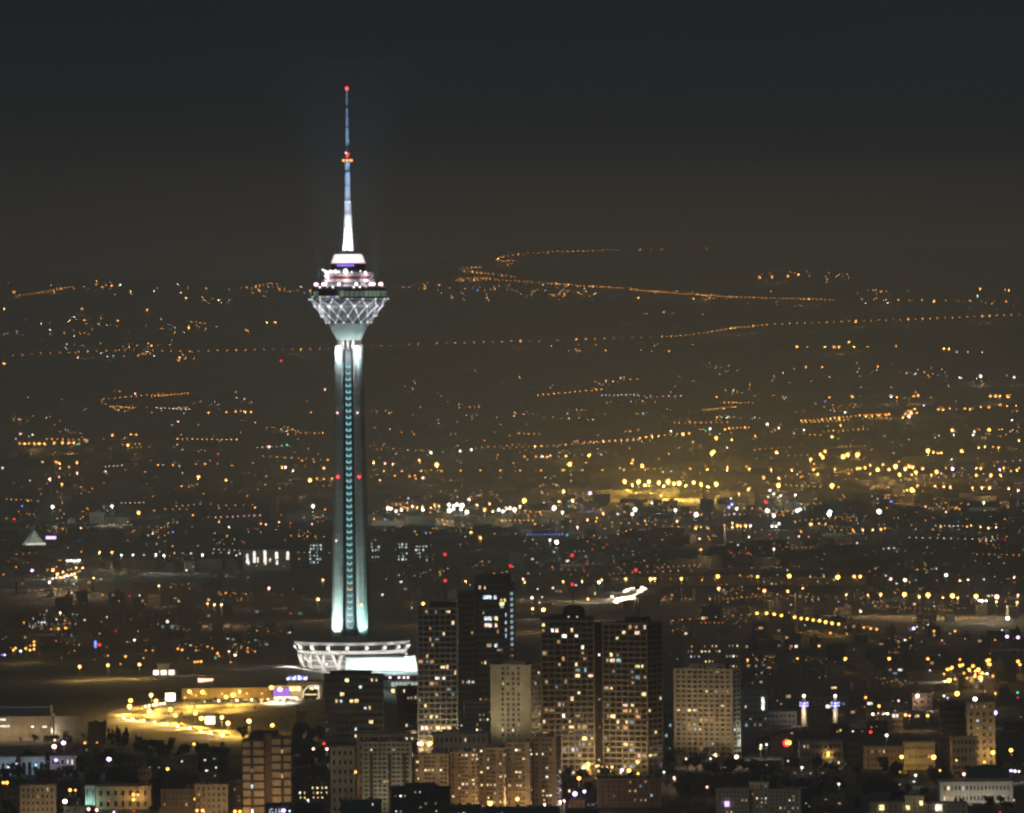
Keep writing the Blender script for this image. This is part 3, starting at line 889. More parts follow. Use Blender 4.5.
B7 = block('apartment_block', 'greenish grey lower block with rows of small windows beneath the dark office tower', 464, 490, 701, 742, floors=8, cols=7, lit=.14, wall='pale', seed=9, clutter=3, fw=.5, fh=.42)
block('apartment_block', '', 453, 463.8, 712, 742, floors=6, cols=3, lit=.15, wall='pale', seed=10, clutter=1, parent=B7[0], part='lower_wing', d=B7[4] + 1, depth=16)
B8 = block('apartment_tower', 'brown gridded tower with a dark dome and thin beacon mast on its roof', 542, 594, 620, 776, floors=27, cols=8, lit=.18, wall='frame', style='grid', seed=12, clutter=2, depth=26, yaw=1, bars='frame', budget=100)
r_, w_, dp_, hh_, d_ = B8
MB().box(-w_ / 2 - .4, w_ / 2 + .4, -.5, dp_ + .4, hh_ - .2, hh_ + 1.0).build('roof_slab', M['dark'], r_)
cx_ = at(573.5, 615, d_).x - r_.location.x
MB().lathe([(6.4, hh_ + 1), (6.6, hh_ + 4), (6.0, hh_ + 6.6), (4.2, hh_ + 8.2), (1.2, hh_ + 8.8)], 20, cx_, 9).build('dome', M['dark'], r_)
MB().box(-w_ / 2 + 5, w_ / 2 - 5, 2, dp_ - 3, hh_ + 1, hh_ + 2.4).build('roof_step', M['dark'], r_)
MB().bar((cx_ - .6, 9, hh_ + 8), (cx_ - .6, 9, hh_ + 38.5), .42, 5, .2).build('roof_mast', M['metal'], r_)
MB().ball((cx_ - .6, 8.2, hh_ + 38.3), .95, 8, 5).build('aircraft_beacon', LAMP['r', 2], r_)
MB().ball((cx_ - .6, 8.2, hh_ + 21), .95, 8, 5).build('aircraft_beacon', LAMP['r', 2], r_)
for u_ in (-3, 2.2):
    MB().ball((cx_ + u_, 2.2, hh_ + 1.8), .45, 6, 4).build('roof_lamp', LAMP['w', 1], r_)
B9 = block('apartment_tower', 'broad brown gridded tower with two thin masts, joined to the domed tower', 603.5, 647, 622.5, 776, side=16, yaw=24, floors=27, cols=7, lit=.18, wall='frame', style='grid', seed=21, side_cols=3, side_lit=.07, clutter=2, bars='frame', budget=100, pent=((.4, .82, 2.8),), mast=((.6, 31, 1), (.66, 24, 0)))
block('apartment_tower', '', 594.6, 602.8, 623, 776, floors=27, cols=1, lit=.13, wall='darkbrown', style='punched', seed=14, parent=B9[0], part='link_wing', clutter=0, d=B9[4] + 14, depth=14, fw=.4, budget=30)
B10 = block('apartment_tower', 'freestanding cream tower with even rows of windows and a cool floodlit corner', 674, 732.5, 668.5, 762, side=8.5, yaw=20, floors=19, cols=10, lit=.12, wall='cream', seed=17, side_cols=2, side_lit=.04, fw=.56, fh=.42, margin=.03, clutter=5, pent=((.22, .48, 2.6), (.5, .84, 2.6)), budget=100)
r_, w_, dp_, hh_, d_ = B10
lamp_light('SPOT', 'corner_floodlight', r_, (w_ / 2 + 3.2, dp_ * .72, 2), 3e4, (.75, .9, 1), (w_ / 2 - .2, dp_ * .9, 26), 50, .8)
for k in range(3):
    lamp_light('SPOT', 'facade_floodlight', r_, ((k - 1) * w_ * .33, -30, 3), 1.5e4, (1, .72, .42), ((k - 1) * w_ * .3, 0, 42), 105, 1)  # spots added at the base to brighten the front, no fixtures
for b_, p_ in ((B4, 3.2e4), (B8, 3.6e4), (B9, 4e4)):
    r_, w_, dp_, hh_, d_ = b_
    for k in (-1, 1):
        lamp_light('SPOT', 'facade_floodlight', r_, (k * w_ * .28, -24, 3), p_, (1, .72, .36), (k * w_ * .24, 0, 26), 110, 1)  # warm fill spots added to light the lower part of the grids
r_, w_, dp_, hh_, d_ = B9
lamp_light('SPOT', 'side_floodlight', r_, (w_ / 2 + 26, dp_ * .4, 4), 2.2e4, (1, .68, .3), (w_ / 2, dp_ * .5, 34), 110, 1)  # added spot lightens the darker side wall
# --- the long stepped apartment range in front, as one thing of five wings
first = None
for i, (a, e, yt, sd) in enumerate(((414.5, 449, 754, 11), (450.5, 476, 751.5, 12), (479, 503.5, 747.5, 13), (507, 530, 742, 14), (534, 556.5, 736.5, 15))):
    kw = dict(floors=15, cols=(8, 7, 7, 6, 6)[i], lit=.16, skip=(lambda i_, j_: i_ % 4 == 1 or (i_ % 4 == 0 and j_ % 7 == 3)), mats=[WIN[0], WIN[2], WIN[3], WIN[2], WIN[7]], wall='buff', seed=30 + i, side_cols=2, fw=.62, fh=.4, clutter=5, budget=40, dark='glass')
    if first is None:
        o = block('apartment_range', 'long stepped range of buff apartment wings in front of the domed tower', a, e, yt, 836, d=4480, pent=((.5, .9, 1.5),), **kw)
        first = o[0]
    else:
        block('apartment_range', '', a, e, yt, 836, side=(2.5, 2.5, 2.5, 5)[i - 1] if i < 5 else 0, yaw=14, parent=first, part='stepped_wing', d=4480 + i * 22, pent=((.1, .5, 1.5),), **kw)
        RECTS[-1] = (*RECTS[-1][:4], 4480)
for i in range(1, 5):
    xx = (449.7, 477.7, 505.2, 532)[i - 1]
    p = at(xx, 760, 4480 + i * 22 + 9) - first.location
    q = at(xx, (756, 752, 748, 743)[i - 1], 4480 + i * 22 + 9) - first.location
    inv = Matrix.Rotation(-first.rotation_euler.z, 3, 'Z')
    p = inv @ p
    MB().box(p.x - 1.6, p.x + 1.6, p.y, p.y + 8, -1, q.z).build('stair_recess', M['brown'], first)
block('apartment_block', 'pale greenish block with wide darker columns, left end of the stepped range', 362, 412, 741.5, 836, d=4470, floors=17, cols=10, lit=.07, wall='pale', seed=41, fw=.6, fh=.4, clutter=5, pent=((.5, .75, 1.6),))
block('apartment_block', 'dim cream slab showing just above the pale greenish block', 357, 411, 733.5, 800, d=4640, floors=8, cols=10, lit=.08, wall='buff', seed=42, clutter=4)
block('apartment_block', 'dim yellowish narrow block between the dark block and the greenish block', 330.5, 355, 747, 812, floors=7, cols=4, lit=.04, wall='cream', seed=43, fw=.35, clutter=2)
block('apartment_block', 'low cream block peeking over the stepped range below the plain cream block', 433, 488, 733.5, 790, d=4680, floors=6, cols=11, lit=.12, wall='cream', seed=44, clutter=5, fw=.4, pent=((.2, .5, 1.5),))
for x_, p_, cl in ((430, 5e3, (1, .74, .4)), (462, 6e3, (1, .66, .3)), (490, 8e3, (1, .62, .25)), (517, 8e3, (1, .62, .25)), (548, 6e3, (1, .66, .3))):
    q = at(x_, 822, 4440) - first.location
    lamp_light('SPOT', 'facade_floodlight', first, (q.x, q.y, 2.5), p_ * 2.0, cl, (q.x, q.y + 40, 26), 110, 1)  # unseen warm spots added before the wings to brighten them
pb_ = [x for x in S.objects if x.get('label', '').startswith('pale greenish block with')][0]
for k in (-1, 1):
    lamp_light('SPOT', 'facade_floodlight', pb_, (k * 8, -22, 2.5), 9e3, (1, .84, .5), (k * 8, 0, 26), 110, 1)  # fill spots added to warm and lighten this block
    for u in (-.31, .06, .36):
        if k > 0: MB().box(u * 27 - .9, u * 27 + .9, -.16, .1, 0, 36).build('balcony_recess', M['darkbrown'], pb_)  # dark strips on the flat wall imitate the shade of recesses
# --- left and centre
B2 = block('office_block', 'nearly black block with a few yellow windows in front of the round lobby', 324.5, 384, 675, 752, floors=11, cols=12, lit=.055, wall='slate', style='slit', seed=50, clutter=3, pent=((.1, .8, 2.4),), mats=[WIN[0], WIN[2], WIN[4], WIN[0]])
block('office_block', 'narrow black block between the glazed block and the pale gridded tower', 397, 417.5, 686, 748, floors=9, cols=5, lit=.1, wall='dark', style='slit', seed=52, clutter=1, mats=[WIN[0], WIN[6], WIN[5]])
# slab tower in two wings
d1 = 4420.0
r1 = thing('slab_tower', 'slim buff slab tower with dark horizontal bands and vertical slots', 'building', tuple(Vector((at(266, 770, d1).x, d1, 0))), 0)
def wing_of(x0, x1, yt, dy, m, part):
    a, e = at(x0, yt, d1), at(x1, yt, d1)
    return MB().box(a.x - r1.location.x, e.x - r1.location.x, dy, dy + 17, -1, a.z).build(part, M[m], r1), a, e
RECTS.append((242, 291, 733, 836, d1))
for x0, x1, yt, slot in ((242.5, 263.6, 739.5, 251.8), (271.8, 290.5, 737, 282)):
    o, a, e = wing_of(x0, x1, yt, 0, 'buff', 'wing')
    bnd = MB()
    z = a.z
    while z > 2:
        bnd.box(a.x - r1.location.x - .1, e.x - r1.location.x + .1, -.25, .1, z - 1.1, z); z -= 4.45
    bnd.build('floor_band', M['darkbrown'], o)
    s = at(slot, yt, d1).x - r1.location.x
    MB().box(s - .75, s + .75, -.4, .1, 0, a.z - .5).build('window_slot', M['darkbrown'], o)
    rr2 = random.Random(x0)
    z = a.z - 3.3
    while z > 3:
        if rr2.random() < .33:
            win_obj(o, .95, 2.2, .12, win_mat(rr2), (s, -.42, z))
        z -= 4.45
wing_of(263.7, 271.7, 733.5, 3, 'brown', 'stair_core')
MB().box(-9, 6, 5, 13, at(266, 735, d1).z - 4, at(266, 731.5, d1).z).build('lift_house', M['brown'], r1)
for u in (-7, 3, 8):
    MB().bar((u, 6, at(266, 738, d1).z), (u, 6, at(266, 729, d1).z), .12).build('aerial', M['metal'], r1)
for k in (-1, 1):
    lamp_light('SPOT', 'facade_floodlight', r1, (k * 8, -26, 3), 1.8e4, (1, .66, .32), (k * 7, 0, 34), 110, 1)  # spots added in front to lighten the buff wings
# --- right side
block('apartment_block', 'cream rooftop block at the bottom edge with a raised middle and a violet lit window', 717, 749.5, 789, 880, d=4330, floors=11, cols=8, lit=.12, wall='cream', seed=60, clutter=4, fw=.4, fh=.4)
o = bpy.data.objects[S.objects[-1].name]
B16 = [x for x in S.objects if x.get('label', '').startswith('cream rooftop block')][0]
block('x', '', 750, 769, 782.5, 880, d=4333, floors=12, cols=4, lit=.12, wall='cream', seed=61, clutter=2, parent=B16, part='raised_wing', fw=.3, fh=.4)
block('x', '', 769.5, 801, 789, 880, side=11, yaw=18, d=4331, floors=11, cols=7, lit=.12, wall='cream', seed=62, clutter=5, parent=B16, part='right_wing', fw=.4, fh=.4)
win_obj(B16, 2.4, 2.6, .3, LAMP['v', 1], (at(727, 804, 4328).x - B16.location.x, -.9, at(727, 804, 4328).z))
block('apartment_block', 'cream rooftop block at the bottom edge with three bright square windows', 871.5, 905, 803, 900, d=4200, floors=11, cols=6, lit=0.0, wall='cream', seed=64, clutter=3, fw=.4, fh=.35)
B17 = [x for x in S.objects if x.get('label', '').endswith('three bright square windows')][0]
block('x', '', 905.5, 924.5, 796, 900, d=4203, floors=12, cols=3, lit=.0, wall='cream', seed=65, clutter=1, parent=B17, part='raised_wing', fw=.3, fh=.35)
block('x', '', 925, 968, 803, 900, d=4201, floors=11, cols=8, lit=.0, wall='cream', seed=66, clutter=4, parent=B17, part='right_wing', fw=.4, fh=.35)
for x_, y_, ww, hgt, m in ((882, 808, 2.3, 2.4, 2), (908, 808, 1.8, 2.3, 2), (921.5, 803.5, 1.5, 2.4, 2), (939, 808.2, 2.9, 2.9, 3)):
    q = at(x_, y_, 4196) - B17.location
    win_obj(B17, ww, hgt, .2, WIN[m], (q.x, -.6 if x_ < 900 else -.8, q.z))
B18 = block('apartment_block', 'pale block with one column of windows beside its black twin, right of the minarets', 967, 995, 702, 770, floors=9, cols=4, lit=.14, wall='buff', seed=70, clutter=3, fw=.35)
block('office_block', 'black block with balconies left of the pale block past the minarets', 940, 965.5, 704, 768, floors=9, cols=6, lit=.03, wall='darkbrown', style='slit', seed=71, clutter=3, pent=((.2, .7, 1.5),))
block('house', 'low buff street front with lamps at the foot of the black balcony block', 951.5, 977, 736.5, 766, d=4870, floors=4, cols=6, lit=.1, wall='buff', seed=72, clutter=3)
block('house', 'cream street front lit gold between two street lamps, right of the red sign', 904, 935, 742, 768, d=4890, floors=3, cols=9, lit=.06, wall='cream', seed=73, clutter=4, fw=.35, fh=.35)
block('house', 'low cream street front with one warm window left of the gold lit front', 865, 902.5, 746.5, 768, d=4900, floors=3, cols=9, lit=.08, wall='buff', seed=74, clutter=4, fw=.35, fh=.4)
block('house', 'brown low house end left of the cream street fronts', 845, 863.5, 744, 769, floors=3, cols=4, lit=.06, wall='brown', seed=75, clutter=2)
block('shop_row', 'long low shop row with bright white windows behind the red sign', 800, 843, 741, 770, d=4930, floors=3, cols=9, lit=.14, wall='grey', seed=76, clutter=3)
block('mansion', 'long white two storey building with floodlit facade near the lower right corner', 940, 1013, 781.5, 806, d=4570, floors=2, cols=18, lit=.1, wall='white', seed=77, clutter=2, fw=.4, fh=.4)
mn = [x for x in S.objects if x.get('label', '').startswith('long white two storey')][0]
for k in range(4):
    lamp_light('POINT', 'front_lamp', mn, (-16 + k * 10.5, -9, 3), 1.1e3, (1, .85, .6))
b = MB()
VD = 4640.0
vb = at(989, 782, VD)
for i in range(13):
    a = math.pi * i / 12
    for yy in (0, 24):
        b.v.append((-13 * math.cos(a) * .95, yy, 6.2 * math.sin(a) + 6))
for i in range(12):
    b.f.append((2 * i, 2 * i + 2, 2 * i + 3, 2 * i + 1)); b.m.append(0)
b.f.append(tuple(2 * i for i in range(12, -1, -1))); b.m.append(0)
vz = at(989, 766.5, VD).z - 12.2
V = thing('sports_hall', 'dark green vaulted roof hall behind the long white building', 'building', (vb.x, VD, 0))
for k in range(len(b.v)):
    x_, y_, z_ = b.v[k]; b.v[k] = (x_, y_, z_ + vz)
b.build('vault_roof', M['teal'], V)
MB().box(-12.3, 12.3, .2, 23.8, -1, vz + 6.1).build('wall', M['grey'], V)
RECTS.append((967, 1012, 765, 800, VD))
block('apartment_block', 'hazy wide block with scattered lights peeking over the freestanding cream tower', 684, 741, 642.5, 684, floors=7, cols=15, lit=.3, wall='brown', seed=80, clutter=3, budget=60, d=6050)
block('office_block', 'bluish block with a bright vertical slot right of the freestanding cream tower', 743, 768, 690, 730, floors=6, cols=5, lit=.14, wall='blue_grey', seed=81, clutter=2)
B26 = [x for x in S.objects if x.get('label', '').startswith('bluish block')][0]
q = at(763, 703.5, dist_of(730)) - B26.location
win_obj(B26, 1.7, 8.4, .3, WIN[3], (q.x, -.3, q.z))
block('house', 'small teal lit building in the gap before the freestanding cream tower', 663.5, 673, 699, 752, floors=5, cols=2, lit=.3, wall='teal', seed=82, clutter=0, mats=[WIN[8]])
block('mosque_hall', 'low pale mosque hall to the left of the twin minarets', 762, 797, 711.5, 727, floors=2, cols=8, lit=.02, wall='pale', seed=83, clutter=1)
# minarets
for x_, yt, lab in ((804, 695.5, 'white tipped minaret ringed with blue light beside the pale mosque hall'), (835.3, 695.5, 'dimmer slender minaret ringed with blue light, apart from the mosque hall')):
    d = dist_of(728)
    p = at(x_, 718, d)
    m_ = thing('minaret', lab, 'minaret', (p.x, d, 0), 0, 'twin blue lit minarets')
    zz = lambda y_: at(x_, y_, d).z
    s_ = .8 if x_ > 820 else 1
    MB().lathe([(1.9 * s_, -1), (1.7 * s_, zz(708)), (1.5 * s_, zz(704.2))], 12).build('shaft', M['cream'], m_)
    for y_ in (706.0, 703.2):
        MB().lathe([(1.5, zz(y_ + .9)), (2.4, zz(y_ + .4)), (2.4, zz(y_ - .3)), (1.3, zz(y_ - .5))], 14).build('balcony', M['white'], m_)
        for k in range(8):
            MB().ball((2.5 * math.cos(k * .785), 2.5 * math.sin(k * .785), zz(y_ - .5)), .45, 6, 4).build('blue_lamp', LAMP['b', 3] if k % 2 else LAMP['v', 2], m_)
    MB().lathe([(1.25, zz(703.6)), (1.1, zz(699)), (1.3, zz(698.6)), (.15, zz(696.4)), (.1, zz(694))], 12).build('spire', M['cream'], m_)
    MB().ball((0, -1.2, zz(695.8)), 1.0, 8, 5).build('tip_lamp', LAMP['w', 3], m_)
    lamp_light('POINT', 'uplight', m_, (-1, -6, zz(714)), 4e3 * s_, (1, .75, .4))
    lamp_light('POINT', 'blue_uplight', m_, (0, -4.5, zz(705)), 2.5e3, (.3, .35, 1))
# --- left lowland
B24 = block('exhibition_hall', 'long low hall with two lines of lit windows at the foot of the mound', -12, 51.5, 716.4, 737, floors=3, cols=24, lit=0, wall='buff', seed=90, clutter=4, depth=40, style='none', yaw=0)
r_, w_, dp_, hh_, d_ = B24
for yy, a, e, m in ((719.8, -12, 6, WIN[3]), (726.3, -12, 10, WIN[3]), (726.6, 31, 34, WIN[3]), (726.6, 42, 47, WIN[3])):
    p, q = at(a, yy, d_) - r_.location, at(e, yy, d_) - r_.location
    n_ = max(1, int((e - a) / 3))
    for k in range(n_):
        win_obj(r_, (q.x - p.x) / n_ * .8, .9, .15, m, (p.x + (q.x - p.x) * (k + .5) / n_, -.05, p.z))
MB().box(-w_ / 2 + .5, w_ / 2 - 1, 6, 30, hh_ - .5, hh_ + 6.2).build('upper_storey', M['blue_grey'], r_)
for k in range(4):
    lamp_light('POINT', 'wall_lamp', r_, (-w_ * .3 + k * w_ * .25, -14, 5), 2.6e3, (1, .8, .5))  # point lights added in front because the wall needed light, no fixtures
for x_ in (10, 21, 33.5):
    p = at(x_, 713, d_) - r_.location
    MB().bar((p.x, 5, hh_ - 1), (p.x, 5, hh_ + 8), .2).build('roof_mast', M['metal'], r_)
block('exhibition_hall', 'boxy buff hall with a bright white corner beside the long low hall', 55, 84, 716, 736, side=-2, yaw=20, floors=1, cols=2, lit=0, wall='buff', style='none', seed=91, clutter=1)
B24b = [x for x in S.objects if x.get('label', '').startswith('boxy buff hall')][0]
lamp_light('POINT', 'corner_lamp', B24b, (-12, -4, 6), 3e3, (.95, 1, .9))
block('retaining_block', 'long plain brown block with thin poles right of the boxy buff hall', 88, 106, 722, 740, floors=2, cols=4, lit=0, wall='brown', style='none', seed=92, clutter=2)
# commercial centre with violet sign on top of the mound
CD = 5560.0
cb = at(296, 704, CD); cb.z = terrain(cb.x, CD)
Cc = thing('shopping_centre', 'brightly lit shopping centre with violet sign on the mound left of the black block', 'building', tuple(cb))
slab(Cc, 'wall', M['cream'], CD, 273, 322, 685, 707, 24, cb)
slab(Cc, 'roof_edge', M['frame'], CD - .6, 288, 323, 681.5, 685, 25, cb)
slab(Cc, 'violet_sign', glow('sign_violet', (.5, .17, 1), 1.2), CD - .5, 273.5, 289.5, 688.5, 696, .6, cb)
slab(Cc, 'shop_window', WIN[2], CD - .4, 289.5, 300.5, 686.5, 691, .4, cb)
slab(Cc, 'shop_window', WIN[3], CD - .4, 274, 296, 696.8, 700.5, .4, cb)
slab(Cc, 'arch_screen', M['glass'], CD - .3, 303, 319, 685.8, 702, .4, cb)
b = MB()
pts = [(302.6, 702), (302.8, 696), (304, 690.5), (307, 687.2), (311, 685.9), (318.6, 685.6), (318.8, 702)]
for (xa, ya), (xb, yb) in zip(pts, pts[1:]):
    b.bar(tuple(at(xa, ya, CD - .9) - cb), tuple(at(xb, yb, CD - .9) - cb), .5, 6)
b.build('arch_light', glow('arch_warm', (1, .86, .6), 1.5), Cc)
for x_, y_, s_ in ((309.5, 687.5, 4), (314.5, 686.6, 4), (304, 694, 14.5), (309.5, 698.8, 8), (316.5, 698, 3), (311, 703.5, 8)):
    slab(Cc, 'shop_window', (WIN[2], WIN[0], WIN[3])[int(x_) % 3], CD - .7, x_, x_ + s_, y_, y_ + (1.1 if s_ > 9 else 2.2), .3, cb)
for x_, y_ in ((277, 700), (294.5, 696), (300, 699)):
    p = at(x_, y_, CD - 9) - cb
    lamp_light('POINT', 'front_lamp', Cc, tuple(p), 2e3, (1, .85, .6))
RECTS.append((270, 323, 680, 706, CD))
sb = at(297, 681, 5700); sb.z = terrain(sb.x, 5700)
Sg = thing('light_sign', 'long bluish white illuminated sign above the shopping centre roof', 'sign', tuple(sb))
for k in range(11):
    p = at(287.5 + k * 1.9, 678.4, 5700) - sb
    hgt = (1.2, 2.0, 2.4, 1.5, 2.6, 2.3, 2.8, 2.0, 2.4, 1.6, 2.2)[k]
    MB().box(p.x - .45, p.x + .45, -.2, .2, p.z - 1, p.z - 1 + hgt * 1.1).build('sign_stroke', LAMP[('c', 'v', 'b')[k % 3], 2], Sg)
p, q = at(286, 680, 5700) - sb, at(309, 680, 5700) - sb
MB().box(p.x, q.x, .3, .7, p.z - .6, p.z + 3.4).build('backing_panel', M['blue_grey'], Sg)
for x_ in (p.x + 1, q.x - 1):
    MB().bar((x_, .5, -1), (x_, .5, p.z), .2).build('sign_post', M['metal'], Sg)
# bottom left
B22 = block('villa', 'low cream building with a glowing greenish columned portico', 95, 151, 786, 806, floors=2, cols=7, lit=0, wall='buff', seed=95, clutter=2, fw=.4, fh=.45)
r_, w_, dp_, hh_, d_ = B22
p0 = at(85, 786, d_) - r_.location
p1 = at(95, 786, d_) - r_.location
MB().box(p0.x, p1.x - .05, -1.5, 10, hh_ - 1.2, hh_ + .4).build('portico_roof', M['white'], r_)
for k in range(4):
    x_ = p0.x + .6 + k * (p1.x - p0.x - 1.2) / 3
    MB().lathe([(.5, -1), (.42, hh_ - 1.25)], 8, x_, -.8).build('column', M['white'], r_)
MB().box(p0.x + .3, p1.x - .1, 1.6, 9.9, -1, hh_ - 1.25).build('portico_wall', M['pale'], r_)
lamp_light('POINT', 'portico_lamp', r_, ((p0.x + p1.x) / 2, -5, 3.5), 2.6e3, (.5, 1, .85))
def arcade(x0, x1, yt, yb, lab, n, seed):
    o = block('arcade_house', lab, x0, x1, yt, yb, floors=1, cols=3, lit=0, wall='white', style='none', seed=seed, clutter=1, depth=12)
    r_, w_, dp_, hh_, d_ = o
    for k in range(n):
        u = -w_ / 2 + (k + .5) * w_ / n
        hw = w_ / n * .3
        b = MB()
        b.v = [(u - hw, -.1, 0), (u + hw, -.1, 0)] + [(u + hw * math.cos(a), -.1, hh_ * .5 + hh_ * .22 * math.sin(a)) for a in (0, .6, 1.2, 1.57, 1.94, 2.54, 3.14)]
        b.f = [tuple(range(len(b.v)))]; b.m = [0]
        b.build('arch', M['glass'], r_)
    lamp_light('POINT', 'front_lamp', r_, (w_ * .1, -9, 5), 1.6e3, (.5, .75, 1))
arcade(-4, 15, 757, 772, 'bluish arcaded house cut by the left edge', 4, 96)
arcade(21, 44.5, 757, 770, 'bluish white arcaded house with four arches', 4, 97)
block('house', 'bluish low house lit by a violet lamp, right of the arcaded house', 50, 75, 756, 772, floors=2, cols=5, lit=.1, wall='white', seed=98, clutter=1)
block('apartment_block', 'tan flat roofed house with street lamps before it, near the left corner', 20, 56, 785, 835, d=4440, floors=6, cols=7, lit=.12, wall='buff', seed=99, clutter=4, fw=.35)
block('apartment_block', 'brown terraced houses in lamp light beyond the tan house', 161, 194, 789, 842, d=4450, floors=6, cols=7, lit=.1, wall='brown', seed=100, clutter=4, fw=.3)
block('apartment_block', 'buff apartment house in lamp light beside the brown terrace', 195, 228, 784, 840, d=4470, floors=6, cols=6, lit=.08, wall='buff', seed=101, clutter=4, fw=.3)
block('apartment_block', 'narrow red brown house against the slab tower', 228.8, 241.5, 780, 838, d=4480, floors=7, cols=3, lit=.15, wall='brown', seed=102, clutter=1)
block('apartment_block', 'dark red brown block with a neat grid of warm windows right of the slab tower', 292, 330, 779, 820, d=4560, floors=6, cols=8, lit=cells('1,3 2,3 4,4 5,4 6,4 4,3 5,3 1,2 2,2 4,2 5,2 6,2 7,3 7,4 6,3 3,1'), wall='darkbrown', seed=103, clutter=3, fw=.4, fh=.42, mats=[WIN[2], WIN[0], WIN[3]])
D29 = block('office_block', 'black flat roof at the bottom edge with a white lettered sign', 266, 322, 805, 900, d=4250, floors=10, cols=9, lit=.02, wall='dark', style='slit', seed=104, clutter=3)
r_, w_, dp_, hh_, d_ = D29
zg = MB()
pz = [(304, 803), (308, 799.5), (312, 802.8), (315.5, 799.5), (319, 802.6)]
for (xa, ya), (xb, yb) in zip(pz, pz[1:]):
    zg.bar(tuple(Matrix.Rotation(-r_.rotation_euler.z, 3, 'Z') @ (at(xa, ya, d_ + 4) - r_.location)), tuple(Matrix.Rotation(-r_.rotation_euler.z, 3, 'Z') @ (at(xb, yb, d_ + 4) - r_.location)), .18, 5)
zg.build('zigzag_canopy', M['white'], r_)
lb = at(279, 811, d_ - 1.2)
LS = thing('rooftop_sign', 'white lettered sign on the black flat roof at the bottom edge', 'sign', tuple(lb))
lm = glow('sign_letter_white', (.85, .93, 1), 1.1)
def stroke(pts, name='letter'):
    b = MB()
    for (xa, ya), (xb, yb) in zip(pts, pts[1:]):
        b.bar(tuple(at(xa, ya, d_ - 1.2) - lb), tuple(at(xb, yb, d_ - 1.2) - lb), .2, 5)
    b.build(name, lm, LS)
stroke([(273, 809.3), (271, 808.9), (269.6, 811), (270, 813.6), (272, 814.4), (273.2, 812.2), (271.8, 812)])
stroke([(276, 808.6), (275.7, 814)])
stroke([(279, 808.6), (278.8, 814)])
stroke([(278.9, 811.4), (281.2, 811.3)], 'letter_bar')
stroke([(281.3, 808.6), (281.1, 814)])
MB().ball(tuple(at(283.7, 810.6, d_ - 1.4) - lb), .95, 8, 5).build('sign_lamp', LAMP['v', 3], LS)
MB().ball(tuple(at(289.6, 811, d_ - 1.4) - lb), .4, 6, 4).build('sign_lamp', LAMP['c', 2], LS)
block('office_block', 'low teal painted block at the bottom edge before the greenish block', 341, 381, 801, 900, d=4260, floors=11, cols=8, lit=.06, wall='teal', seed=105, clutter=4, fw=.4)
block('apartment_block', 'dark foreground block with scattered white windows overlapping the stepped range', 391, 451, 788.5, 900, d=4300, floors=13, cols=11, lit=.11, wall='darkbrown', seed=106, clutter=5, pent=((.25, .75, 2.2),), fw=.4)
block('house', 'teal lit low roofs along the bottom edge below the stepped range', 446, 482, 806, 900, d=4240, floors=10, cols=7, lit=.1, wall='teal', seed=107, clutter=4)
block('house', 'flat teal grey roof at the bottom edge beside the teal lit low roofs', 484, 560, 809, 900, d=4220, floors=10, cols=12, lit=.05, wall='teal', seed=108, clutter=6)
block('apartment_block', 'dim brown block with few lights below the broad gridded tower', 598, 662, 778, 822, d=4560, floors=6, cols=11, lit=.07, wall='brown', seed=109, clutter=5, fw=.35)
block('apartment_block', 'dark long block in front of the freestanding cream tower', 676, 752, 776, 800, d=4700, floors=3, cols=14, lit=.05, wall='darkbrown', seed=110, clutter=6)
# --- far landmarks
d = hit(34, 545)
pb = at(34, 545, d); pb.z = 0
Py = thing('glass_pyramid', 'glowing pale green glass pyramid far off at left', 'building', tuple(pb), R(18))
hp = at(34, 529.5, d).z
hw = (43.5 - 25.5) * K * d / 2 / (math.cos(R(18)) + .0)
glp = glow('pyramid_glass', (.72, .86, .66), .62, True)
b = MB(); b.v = [(-hw, -hw, 0), (hw, -hw, 0), (hw, hw, 0), (-hw, hw, 0), (0, 0, hp)]
b.f = [(0, 1, 4), (1, 2, 4), (2, 3, 4), (3, 0, 4), (3, 2, 1, 0)]; b.m = [0] * 5
b.build('glass_face', glp, Py)
for k in range(4):
    c0, c1 = Vector(b.v[k]), Vector(b.v[(k + 1) % 4])
    g = MB().bar(c0, (0, 0, hp), .7, 5)
    for t in (.2, .4, .6, .8): g.bar(c0.lerp(c1, t), Vector((0, 0, hp)).lerp(c0.lerp(c1, t), .12 + abs(.5 - t) * .9), .35, 4)
    for t in (.25, .5, .75): g.bar(c0.lerp(Vector((0, 0, hp)), t), c1.lerp(Vector((0, 0, hp)), t), .35, 4)
    g.build('glazing_frame', M['steel'], Py)
for k in range(7):
    MB().ball((-hw + k * hw / 3.2, -hw - .5, 1.6), 1.1, 6, 4).build('base_lamp', LAMP['w', 1], Py)
p = at(51, 538, d + 30); p.z = 0
Ps = thing('light_sign', 'bluish white illuminated panel sign right of the glass pyramid', 'sign', tuple(p))
zc = at(51, 537.7, d + 30).z
MB().box(-5 * K * d, 5 * K * d, -.4, .4, zc - 1.5 * K * d, zc + 1.5 * K * d).build('panel', LAMP['v', 2], Ps)
for u in (-3, 3): MB().bar((u, .2, -1), (u, .2, zc), .3).build('sign_post', M['metal'], Ps)
RECTS += [(22, 57, 528, 546, d)]
block('office_block', 'hazy building with tall columns of white light left of the tower shaft', 243, 290, 549.5, 570, floors=6, cols=10, lit=0, wall='grey', style='none', seed=120, clutter=0, d=hit(266, 570))
Bw = [x for x in S.objects if x.get('label', '').startswith('hazy building with tall columns')][0]
dd = hit(266, 570)
